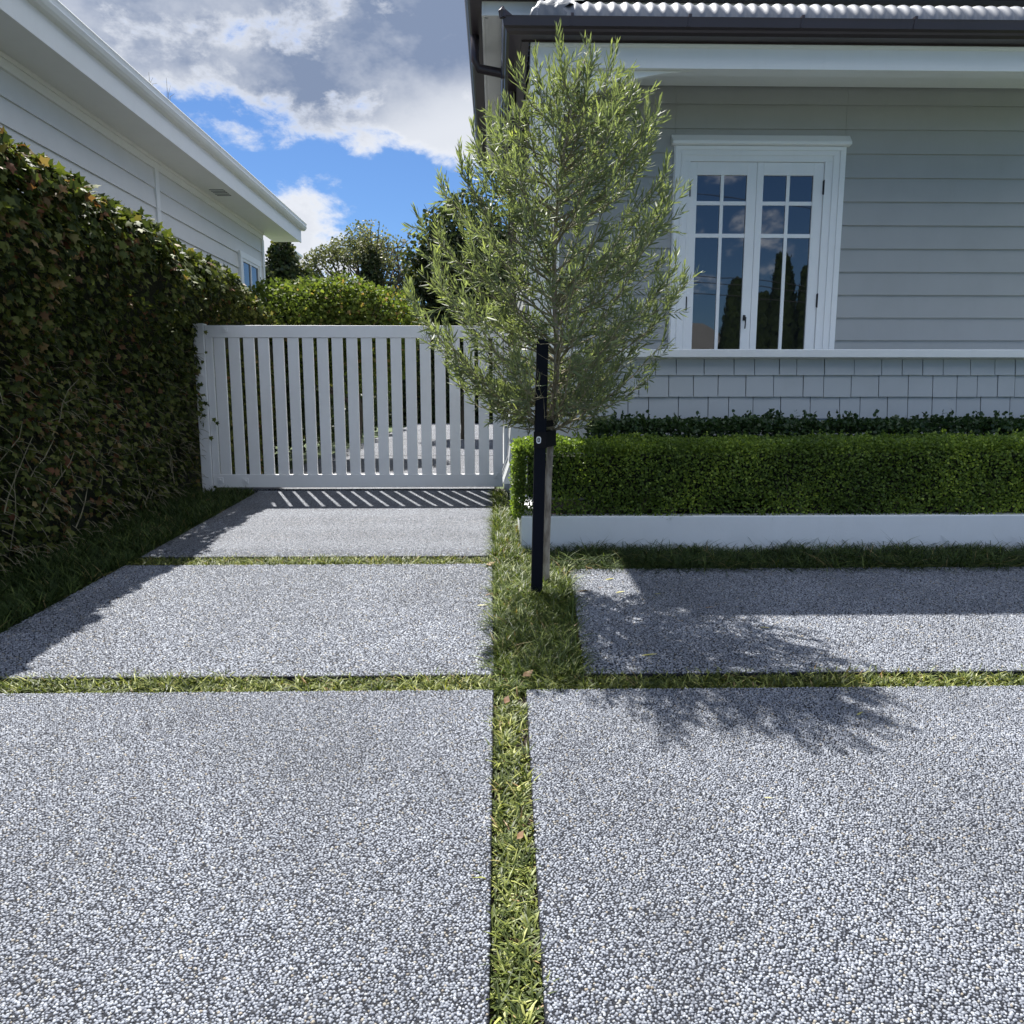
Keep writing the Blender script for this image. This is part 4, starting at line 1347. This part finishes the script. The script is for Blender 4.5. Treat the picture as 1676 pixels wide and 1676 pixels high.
# bare stems and stalks on the face
stm = MB(); r_ = random.Random(8)
for k in range(60):
    y = r_.uniform(IY0, 9.4); z = r_.uniform(0.2, 1.9)
    p0 = Vector((IXF - 0.12, y, z)); pts_ = [p0]
    d = Vector((0.1, r_.uniform(-.6, .6), r_.uniform(.2, 1))).normalized()
    for q in range(5):
        d = (d + Vector((r_.gauss(0, .12) + (-.06), r_.gauss(0, .3), r_.gauss(0, .25)))).normalized()
        pts_.append(pts_[-1] + d * 0.12)
    stm.tube(pts_, [.006, .005, .004, .004, .003, .002], 4, False)
for k in range(900):
    y = r_.uniform(4, 9.0); z = 0.25 + 2.0 * r_.random() ** 1.2
    p0 = Vector((IXF + r_.uniform(-0.10, 0.03), y, z))
    d = Vector((r_.uniform(.3, 1), r_.uniform(-.5, .2), r_.uniform(-.6, .2))).normalized()
    stm.tube([p0, p0 + d * 0.05, p0 + d * 0.10 + Vector((0, 0, -.015))], [.0026, .0024, .0018], 3, False)
tag(stm.build('stems', M['twig'], ivy), kind='stuff')
# sprigs of ivy reaching over the post
sp_p, sp_a = [], []
for px, py in ((336, 541), (338, 575), (332, 590), (355, 690), (350, 684), (345, 714), (352, 795)):
    q = at(px, py, YGT - 0.07)
    sp_p.append(tuple(q)); sp_a.append((r_.uniform(-.5, .5), -.1, -1))
sp_p, sp_a = np.array(sp_p), np.array(sp_a)
scatter('overhanging_leaves', IV, IFc, sp_p, sp_a, np.tile([0.2, -1.0, 0.3], (len(sp_p), 1)), rng.uniform(0.03, 0.06, len(sp_p)), M['ivy'], ivy, rng.random(len(sp_p)) * .75)

# ------------------------------------------------------------------ trees and bushes beyond
def crown_cloud(blobs, n, shell=0.55):
    """blobs: (cx,cy,cz, rx,ry,rz, weight)"""
    P, N = [], []
    tot = sum(b[6] for b in blobs)
    for (cx, cy, cz, rx, ry, rz, wt_) in blobs:
        k = int(n * wt_ / tot)
        d = unit(rng.normal(size=(k, 3)))
        r = (shell + (1 - shell) * rng.random((k, 1)) ** 0.6)
        p = np.array([cx, cy, cz]) + d * r * np.array([rx, ry, rz])
        p += (sines(p, 2.8, 31) * 0.20 + sines(p, 7.0, 32) * 0.10)[:, None] * d * np.array([rx, ry, rz])
        P.append(p); N.append(d)
    return np.concatenate(P), np.concatenate(N)


def clumpy(P, N, sc, seed, thr):
    k = sines(P, sc, seed) + 0.4 * rng.normal(size=len(P)) > thr
    return P[k], N[k]


def leafy(root, P, N, size, m, name='crown', tmpl=OV, fac=OF4, droop=0.0, twid=None):
    n = len(P)
    A = N * 0.3 + rng.normal(0, 0.7, (n, 3)) + [0, 0, -droop]
    nr = N * 0.6 + rng.normal(0, 0.6, (n, 3)) + [0, 0, 0.4]
    tint = np.clip(0.45 + 0.25 * sines(P, 1.3, 77) + rng.normal(0, 0.25, n), 0, 1)
    return scatter(name, tmpl, fac, P, A, unit(nr), size * rng.uniform(0.6, 1.3, n), m, root, tint)


def simple_tree(name, label, blobs, n, leaf, m, trunk_base, lead_top, tr_r, thr=-0.3, sc=1.5, cat='tree', grp=None, shell=0.45, limbs=True, core=0.0):
    cx, cy, z0 = trunk_base
    root = empty(name, trunk_base, label, cat, grp)
    mb_ = MB()
    r2 = random.Random(hash(label) % 1000 + 1 if False else len(label) * 7 + n)
    top = Vector(lead_top)
    base_ = Vector(trunk_base)
    mb_.tube([base_ - Vector((0, 0, .2)), base_.lerp(top, 0.35) + Vector((r2.gauss(0, .1), 0, 0)), base_.lerp(top, .7), top], [tr_r, tr_r * .8, tr_r * .55, tr_r * .2], 8)
    if limbs:
        for (bx_, by_, bz_, rx, ry, rz, wt_) in blobs:
            tgt = Vector((bx_, by_, bz_))
            st = base_.lerp(top, r2.uniform(0.3, 0.6))
            md = st.lerp(tgt, 0.5) + Vector((r2.gauss(0, .15), r2.gauss(0, .15), -0.15))
            mb_.tube([st, md, tgt], [tr_r * .45, tr_r * .3, tr_r * .12], 6)
            for q in range(9):
                e_ = tgt + Vector((r2.uniform(-1, 1) * rx * .85, r2.uniform(-1, 1) * ry * .85, r2.uniform(-.5, 1) * rz * .85))
                s_ = md.lerp(tgt, r2.random())
                mb_.tube([s_, s_.lerp(e_, .5) + Vector((0, 0, -.08)), e_], [tr_r * .16, tr_r * .10, tr_r * .03], 4, False)
    mb_.build('trunk', M['bark_dark'], root, 0, True)
    P, N = crown_cloud(blobs, n, shell)
    P, N = clumpy(P, N, sc, 50 + n % 13, thr)
    leafy(root, P, N, leaf, m)
    return root


def pt(px, py, Y):
    q = at(px, py, Y)
    return (q.x, q.y, q.z)


zb = gz(20)
# leafy green shrubs over the gate
B = []
for px, py, Y, rx, rz in ((470, 520, 12.8, .75, .55), (520, 512, 13.4, .8, .55), (570, 515, 13.2, .85, .6), (620, 525, 13.6, .75, .55), (650, 548, 13.8, .4, .45), (500, 560, 13.2, .9, .8), (600, 575, 13.6, .9, .8)):
    q = pt(px, py, Y); B.append((q[0], q[1], q[2], rx, 0.8, rz, rx * rz))
simple_tree('shrub', 'sunlit light green bushy shrub rising over the top rail of the gate', B, 42000, 0.060, M['bush'], (B[2][0], 13.4, zb), (B[2][0], 13.4, 2.6), 0.07, -0.6, 3.0, 'shrub')
# dark evergreen behind the drive, right of the gap
B = []
for px, py, Y, rx, rz in ((735, 390, 19, .75, .8), (770, 380, 19.5, .9, .9), (720, 440, 19, .9, .9), (760, 460, 19, 1.1, 1.1), (700, 500, 19, .7, .8), (800, 440, 19.5, 1.2, 1.1), (690, 425, 18.5, .25, .25), (740, 560, 19, 1.2, 1.1), (820, 540, 19, 1.0, 1.0)):
    q = pt(px, py, Y); B.append((q[0], q[1], q[2], rx, rx, rz, rx * rz))
simple_tree('evergreen_tree', 'tall dark evergreen tree just left of the young tree crown', B, 42000, 0.10, M['tree_dark'], (B[3][0], 19.2, zb), (B[3][0] + .1, 19.2, 5.0), 0.16, -0.45, 1.6)
# spreading pale tree in the distance
Yp = 34
B = []
for px, py, rx, rz in ((540, 425, 1.1, .55), (520, 440, .7, .45), (570, 405, 1.1, .6), (605, 392, 1.0, .6), (640, 400, 1.0, .6), (670, 420, .9, .65), (590, 430, 1.0, .4), (650, 445, .9, .6), (615, 420, .9, .5), (680, 460, .9, .8), (560, 455, .5, .3), (640, 490, 1.0, .5)):
    q = pt(px, py, Yp); B.append((q[0], Yp + random.uniform(-1, 1), q[2], rx, rx * 1.3, rz, rx * rz))
q = pt(608, 520, Yp)
simple_tree('spreading_tree', 'distant wide spreading tree with thin grey-green foliage and sky showing through', B, 26000, 0.10, M['tree_pale'], (q[0], Yp, zb), pt(618, 420, Yp), 0.26, 0.22, 2.2, shell=0.3)
# ivy-clad dark spire inside it
B = [(*pt(608, 430, 33), .32, .3, .55, .3), (*pt(606, 455, 33), .45, .4, .7, .4), (*pt(600, 485, 33), .6, .5, .8, .6)]
simple_tree('slender_tree', 'slim dark ivy-clad stem standing in front of the spreading tree', B, 5000, 0.11, M['tree_dark'], pt(603, 560, 33), pt(608, 430, 33), 0.14, -0.7, 2.0, limbs=False)
# rounded dark tree near the neighbour's corner
B = []
for px, py, rx, rz in ((462, 425, .5, .7), (470, 455, .9, .7), (495, 470, .9, .55), (515, 480, .55, .4), (455, 480, 1.0, .7)):
    q = pt(px, py, 27); B.append((q[0], 27, q[2], rx, rx, rz, rx * rz))
simple_tree('small_tree', 'deep green tree beside the corner of the white neighbouring house', B, 14000, 0.12, M['tree_dark'], pt(475, 560, 27), pt(468, 440, 27), 0.16, -0.45, 1.8)
# hedge closing the end of the drive
hb = empty('end_hedge', (-1.5, 30, zb), 'dark hedge closing the far end of the driveway beyond the gate', 'hedge')
P, N = hedge_points(-7.0, 3.2, 30, 31.5, zb - .1, 3.4, 380, 0.4, 61, depth=0.3)
leafy(hb, P, N, 0.13, M['tree_dark'], 'foliage')
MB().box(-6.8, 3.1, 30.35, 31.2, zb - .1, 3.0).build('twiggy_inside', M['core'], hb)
# bushes beside the drive on the left, behind the gate
B = []
for y_ in (12.8, 14.6, 16.6, 18.8, 21.5, 24.5):
    B.append((-3.75, y_, 1.5, .75, 1.2, 1.15, 1))
simple_tree('shrub_border', 'long shady shrub border on the left of the drive behind the gate', B, 16000, 0.09, M['tree_dark'], (-3.8, 16, zb), (-3.8, 16, 1.8), 0.06, -0.9, 2.0, 'shrub', limbs=False, shell=.6)
MB()
# distant roofs
far = empty('distant_house', pt(470, 600, 44), 'small grey building with a tower top poking up behind the deep green tree', 'house')
q0, q1 = at(462, 411, 44), at(476, 425, 44)
MB().box(q0.x, q1.x, 44, 46, zb, q0.z).build('tower', M['farwall'], far)
MB().box(q0.x - .15, q1.x + .15, 43.9, 46.1, q0.z, q0.z + .12).build('tower_cap', M['white'], far)
q2 = at(448, 470, 44)
MB().box(q2.x - 5, q2.x + 1.9, 44.4, 50, zb, q2.z - .6).build('wall', M['farwall'], far)
MB().prism([(q2.x - 5.2, q2.z - .6), (q2.x + 2.1, q2.z - .6), (q2.x - 1.5, q2.z + 1.0)], 'y', 44.3, 50.2).build('roof', M['tile'], far)

# ------------------------------------------------------------------ the white neighbouring house
NX, NE, NFX = -4.60, 15.9, -4.08
nb_ = empty('neighbour_house', (-6.5, 11, gz(9)), 'white weatherboard house with wide eaves behind the ivy hedge on the left', 'house')
zg = atx(498, 366, -4.0).z
zf = zg - 0.165
zs_ = zf - 0.225
Y_e = atx(498, 366, -4.0).y
PB = 0.255
boards(2.0, NE, NX, 0.3, zs_ - 0.14, PB, zs_ - 0.14 - 8 * PB, 'y', -1, 0.022).build('wall', M['nb_board'], nb_)
MB().box(NX - 6, NX - 0.02, 2.0, NE - 0.02, 0.3, zs_).build('end_wall', M['nb_board'], nb_)
MB().box(NX - 0.01, NX + 0.028, 2.0, NE, zs_ - 0.14, zs_ - 0.001).box(NX - 0.01, NX + 0.045, 2.0, NE, zs_ - 0.05, zs_ - 0.002).build('frieze', M['nb_white'], nb_, 0.003)
MB().box(NX - 0.02, NX + 0.034, NE - 0.10, NE + 0.012, 0.3, zs_ - 0.141).build('corner_board', M['nb_white'], nb_, 0.003)
for px in (254,):
    yq = atx(px, 300, NX).y
    MB().box(NX - 0.01, NX + 0.036, yq - 0.06, yq + 0.05, 0.3, zs_ - 0.141).build('cover_batten', M['nb_white'], nb_, 0.003)
MB().box(NX - 0.02, NFX, 2.0, Y_e - 0.10, zs_, zs_ + 0.02).build('soffit', M['nb_white'], nb_)
vq = atx(366, 300, -4.3)
MB().box(-4.44, -4.22, vq.y - 0.28, vq.y + 0.10, zs_ - 0.006, zs_ - 0.001).build('soffit_vent', M['groove'], nb_)
for k in range(4):
    MB().box(-4.44, -4.22, vq.y - 0.26 + k * .09, vq.y - 0.235 + k * .09, zs_ - 0.010, zs_ - 0.0062).build('vent_bar', M['nb_white'], nb_)
MB().box(NFX - 0.0, NFX + 0.025, 2.0, Y_e - 0.08, zs_ - 0.012, zg - 0.02).build('fascia', M['nb_white'], nb_, 0.003)
gp = [(0.10, 0), (0.108, -0.012), (0.10, -0.03), (0.095, -0.06), (0.105, -0.085), (0.085, -0.125), (0.06, -0.150), (0.0, -0.155), (0.0, 0.0)]
MB().prism([(NFX + 0.026 + a_, zg + c_) for a_, c_ in gp], 'y', 2.0, Y_e).build('gutter', M['nb_white'], nb_)
MB().hexa([(NX - 6.5, 2.0, zg - .03), (NFX + .07, 2.0, zg - .03), (NFX + .07, Y_e, zg - .03), (NX - 6.5, Y_e, zg - .03)],
          [(NX - 5.5, 4, zg + 1.3), (NX - 2.6, 4, zg + 1.3), (NX - 2.6, Y_e - 3.2, zg + 1.3), (NX - 5.5, Y_e - 3.2, zg + 1.3)]).build('roof', M['tile'], nb_)
wy0, wy1 = 14.35, 15.55
wz0, wz1_ = 2.35, atx(425, 430, NX).z - 0.11
nw = MB().box(NX, NX + 0.06, wy0, wy0 + .11, wz0, wz1_).box(NX, NX + 0.06, wy1 - .11, wy1, wz0, wz1_).box(NX, NX + 0.062, wy0 - .004, wy1 + .004, wz1_ + .0005, wz1_ + .11).box(NX, NX + .09, wy0 - .03, wy1 + .03, wz0 - .05, wz0).build('window', M['white'], nb_, 0.003)
MB().box(NX + 0.023, NX + 0.03, wy0 + .11, wy1 - .11, wz0, wz1_).build('pane', M['glass'], nw)
MB().box(NX + 0.028, NX + 0.05, wy0 + .111, wy0 + .16, wz0, wz1_ - .001).box(NX + 0.028, NX + 0.05, wy1 - .16, wy1 - .111, wz0, wz1_ - .001).box(NX + 0.028, NX + 0.05, wy0 + .16, wy1 - .16, wz1_ - .05, wz1_ - .001) \
    .box(NX + 0.028, NX + 0.05, wy0 + .58, wy0 + .62, wz0, wz1_ - .051).build('sash', M['white'], nw)
# weeds growing out of its gutter
for i, (px, py, hh, lab) in enumerate(((273, 158, 0.28, 'tallest weed stalk sprouting from the neighbouring house gutter'), (243, 130, 0.15, 'thin pale weed stalk further left along the same gutter'))):
    q = atx(px, py, NFX + 0.08)
    wd = MB()
    for k in range(3):
        wd.tube([(q.x, q.y + k * .03, zg - .05), (q.x + .01, q.y + k * .04, zg + hh * (.5 - .1 * k)), (q.x + .02 * k, q.y + .02 + k * .06, zg + hh * (1 - .25 * k))], [.004, .003, .0015], 4)
    tag(wd.build('weed', M['twig'], None), lab, 'weed', 'weeds in the neighbour gutter')

# ------------------------------------------------------------------ fallen leaves
LEAF = [(0, 0, 0), (0.3, -0.09, 0.03), (0.7, -0.07, 0.04), (1, 0, 0.0), (0.7, 0.07, 0.04), (0.3, 0.09, 0.03), (0.5, 0, 0.0)]
def flat_leaf(name, px, py, size, ang, m, label, broad=False, group='leaves fallen on the slabs'):
    q = gnd(px, py)
    tm = np.array(LEAF) if not broad else np.array([(0, 0, 0), (0.25, -0.30, 0.12), (0.6, -0.26, -0.05), (1, 0.05, 0.10), (0.7, 0.30, 0.02), (0.3, 0.25, 0.16), (0.5, 0, 0.0)])
    P_ = np.array([[q.x, q.y, gz(q.y) + 0.004 + (0.02 if broad and 800 < px < 960 else 0)]])
    A_ = np.array([[math.cos(ang), math.sin(ang), 0.04]])
    o = scatter(name, tm, OF, P_, A_, np.array([[0.05, -0.25 if broad else -.1, 1.0]]), [size], m, None, np.array([random.random()]), None, True, [0.25 if broad else .05])
    return tag(o, label, 'leaf', group)


flat_leaf('fallen_leaf', 1050, 1074, 0.085, 0.0, M['yellow'], 'green-yellow narrow fallen leaf in the middle of the tree shadow')
flat_leaf('fallen_leaf', 990, 950, 0.075, 0.3, M['yellow'], 'yellow narrow leaf at the top of the sunny patch right of the trunk')
flat_leaf('fallen_leaf', 1007, 971, 0.07, 0.2, M['yellow'], 'pale narrow leaf at the right edge of the sunny patch by the trunk')
flat_leaf('fallen_leaf', 1070, 973, 0.05, -0.2, M['yellow'], 'small pale leaf in the house shadow right of the sunny patch')
flat_leaf('fallen_leaf', 945, 969, 0.09, 0.0, M['dry'], 'long brown twig-like leaf lying across from the grass bed edge')
flat_leaf('fallen_leaf', 978, 962, 0.04, -0.7, M['dry'], 'short curled pale brown leaf inside the sunny patch')
flat_leaf('fallen_leaf', 1153, 996, 0.065, 0.1, M['dry'], 'dark brown leaf in the house shadow beyond the shadow line')
flat_leaf('fallen_leaf', 1243, 1027, 0.06, -0.7, M['yellow'], 'cream slender leaf in bright sun just below the house shadow line')
flat_leaf('fallen_leaf', 1402, 1172, 0.05, 0.6, M['yellow'], 'small green leaf on the front right slab near the right edge')
flat_leaf('fallen_leaf', 1250, 1307, 0.03, -0.3, M['yellow'], 'tiny pale leaf alone on the front right slab')
flat_leaf('fallen_leaf', 780, 992, 0.07, -0.15, M['yellow'], 'thin tan leaf on the left slab against the grass bed edge')
flat_leaf('fallen_leaf', 793, 976, 0.07, 0.7, M['dry'], 'slanted brown leaf on the left slab beside the grass bed')
flat_leaf('dry_leaf', 795, 925, 0.08, -0.3, M['dry'], 'curled russet leaf at the corner where the far strip meets the bed', True, 'dry curled leaves along the grass')
flat_leaf('dry_leaf', 855, 1115, 0.06, 0.5, M['dry'], 'russet curled leaf where the grass strips cross', True, 'dry curled leaves along the grass')
flat_leaf('dry_leaf', 826, 1160, 0.05, 1.2, M['dry'], 'pale brown leaf on the narrow strip just below the crossing', True, 'dry curled leaves along the grass')
flat_leaf('dry_leaf', 846, 1385, 0.035, 0.9, M['dry'], 'orange-brown leaf halfway down the narrow front strip', True, 'dry curled leaves along the grass')
flat_leaf('dry_leaf', 335, 820, 0.06, 0.2, M['dry'], 'tan leaf in the dark grass at the foot of the ivy hedge', True, 'dry curled leaves along the grass')
flat_leaf('dry_leaf', 970, 932, 0.06, 2.6, M['dry'], 'dark brown leaf at the back edge of the slab under the planter grass', True, 'dry curled leaves along the grass')

# ------------------------------------------------------------------ across the street (seen in the window panes)
YT = -14.0
D_ = YW + (YW - YT)


def mirror(px, py):
    q = at(px, py, D_)
    return (q.x, YT, q.z)


for i, (px, py, wd, lab) in enumerate(((1283, 425, 1.5, 'tallest dark conical cypress mirrored in the right window sash'), (1205, 468, 1.3, 'shorter dark cypress mirrored at the middle of the left sash'),
                                       (1322, 445, 1.0, 'slim cypress mirrored at the right rim of the right sash'), (1248, 490, 1.1, 'low round-topped cypress mirrored beside the meeting stile'))):
    q = mirror(px, py)
    H = q[2] + 0.1
    root = empty('cypress_tree', (q[0], YT, -0.1), lab, 'tree', 'cypress trees across the street')
    n = 9000
    zz = rng.random(n) ** 0.8
    rr = wd * 0.62 * np.clip((1 - zz) ** 0.62, 0.03, 1) * (0.85 + 0.15 * rng.random(n))
    th = rng.random(n) * 6.283
    P = np.column_stack([q[0] + rr * np.cos(th), YT + rr * np.sin(th), -0.1 + zz * H])
    P += rng.normal(0, 0.05, P.shape)
    N = np.column_stack([np.cos(th), np.sin(th), np.full(n, .6)])
    scatter('crown', OV, OF4, P, N * .3 + [0, 0, 1], unit(N), rng.uniform(.12, .26, n), M['conifer'], root, rng.random(n))
    MB().tube([(q[0], YT, -.3), (q[0], YT, H * .9)], [.14, .03], 8).build('trunk', M['bark_dark'], root)
ho = empty('far_side_house', (8, -18, -0.1), 'grey house across the street mirrored low in the left window sash', 'house')
q = mirror(1130, 505)
MB().box(1.0, 10.5, -25, -18, -.2, 3.3).build('wall', M['farwall'], ho)
MB().prism([(0.4, 3.3), (11.2, 3.3), (9.0, 4.6), (2.6, 4.6)], 'y', -25.3, -17.7).build('roof', M['farwall'], ho)
MB().box(2.5, 4.2, -17.99, -17.95, .9, 2.4).build('window', M['glass'], ho)
MB().box(6.0, 7.9, -17.99, -17.95, .9, 2.4).build('window', M['glass'], ho)
for i, (pa, pb, lab) in enumerate((((1138, 451), (1330, 470), 'uppermost overhead wire mirrored across the window'), ((1138, 461), (1330, 479), 'second overhead wire mirrored across the window'),
                                   ((1138, 481), (1330, 497), 'lowest overhead wire mirrored across the window'), ((1138, 318), (1330, 341), 'high overhead wire mirrored in the upper panes'))):
    YWi = -6.5; DD = YW + (YW - YWi)
    a_, b_ = at(pa[0], pa[1], DD), at(pb[0], pb[1], DD)
    a_.y = b_.y = YWi
    d_ = (b_ - a_)
    p0, p1 = a_ - d_ * 4, b_ + d_ * 4
    pts_ = [p0.lerp(p1, t_ / 20) - Vector((0, 0, 0.5 * (1 - ((t_ - 10) / 10) ** 2) - 0.5)) for t_ in range(21)]
    tag(MB().tube(pts_, 0.012, 6).build('power_line', M['wire']), lab, 'power line', 'overhead wires along the street')
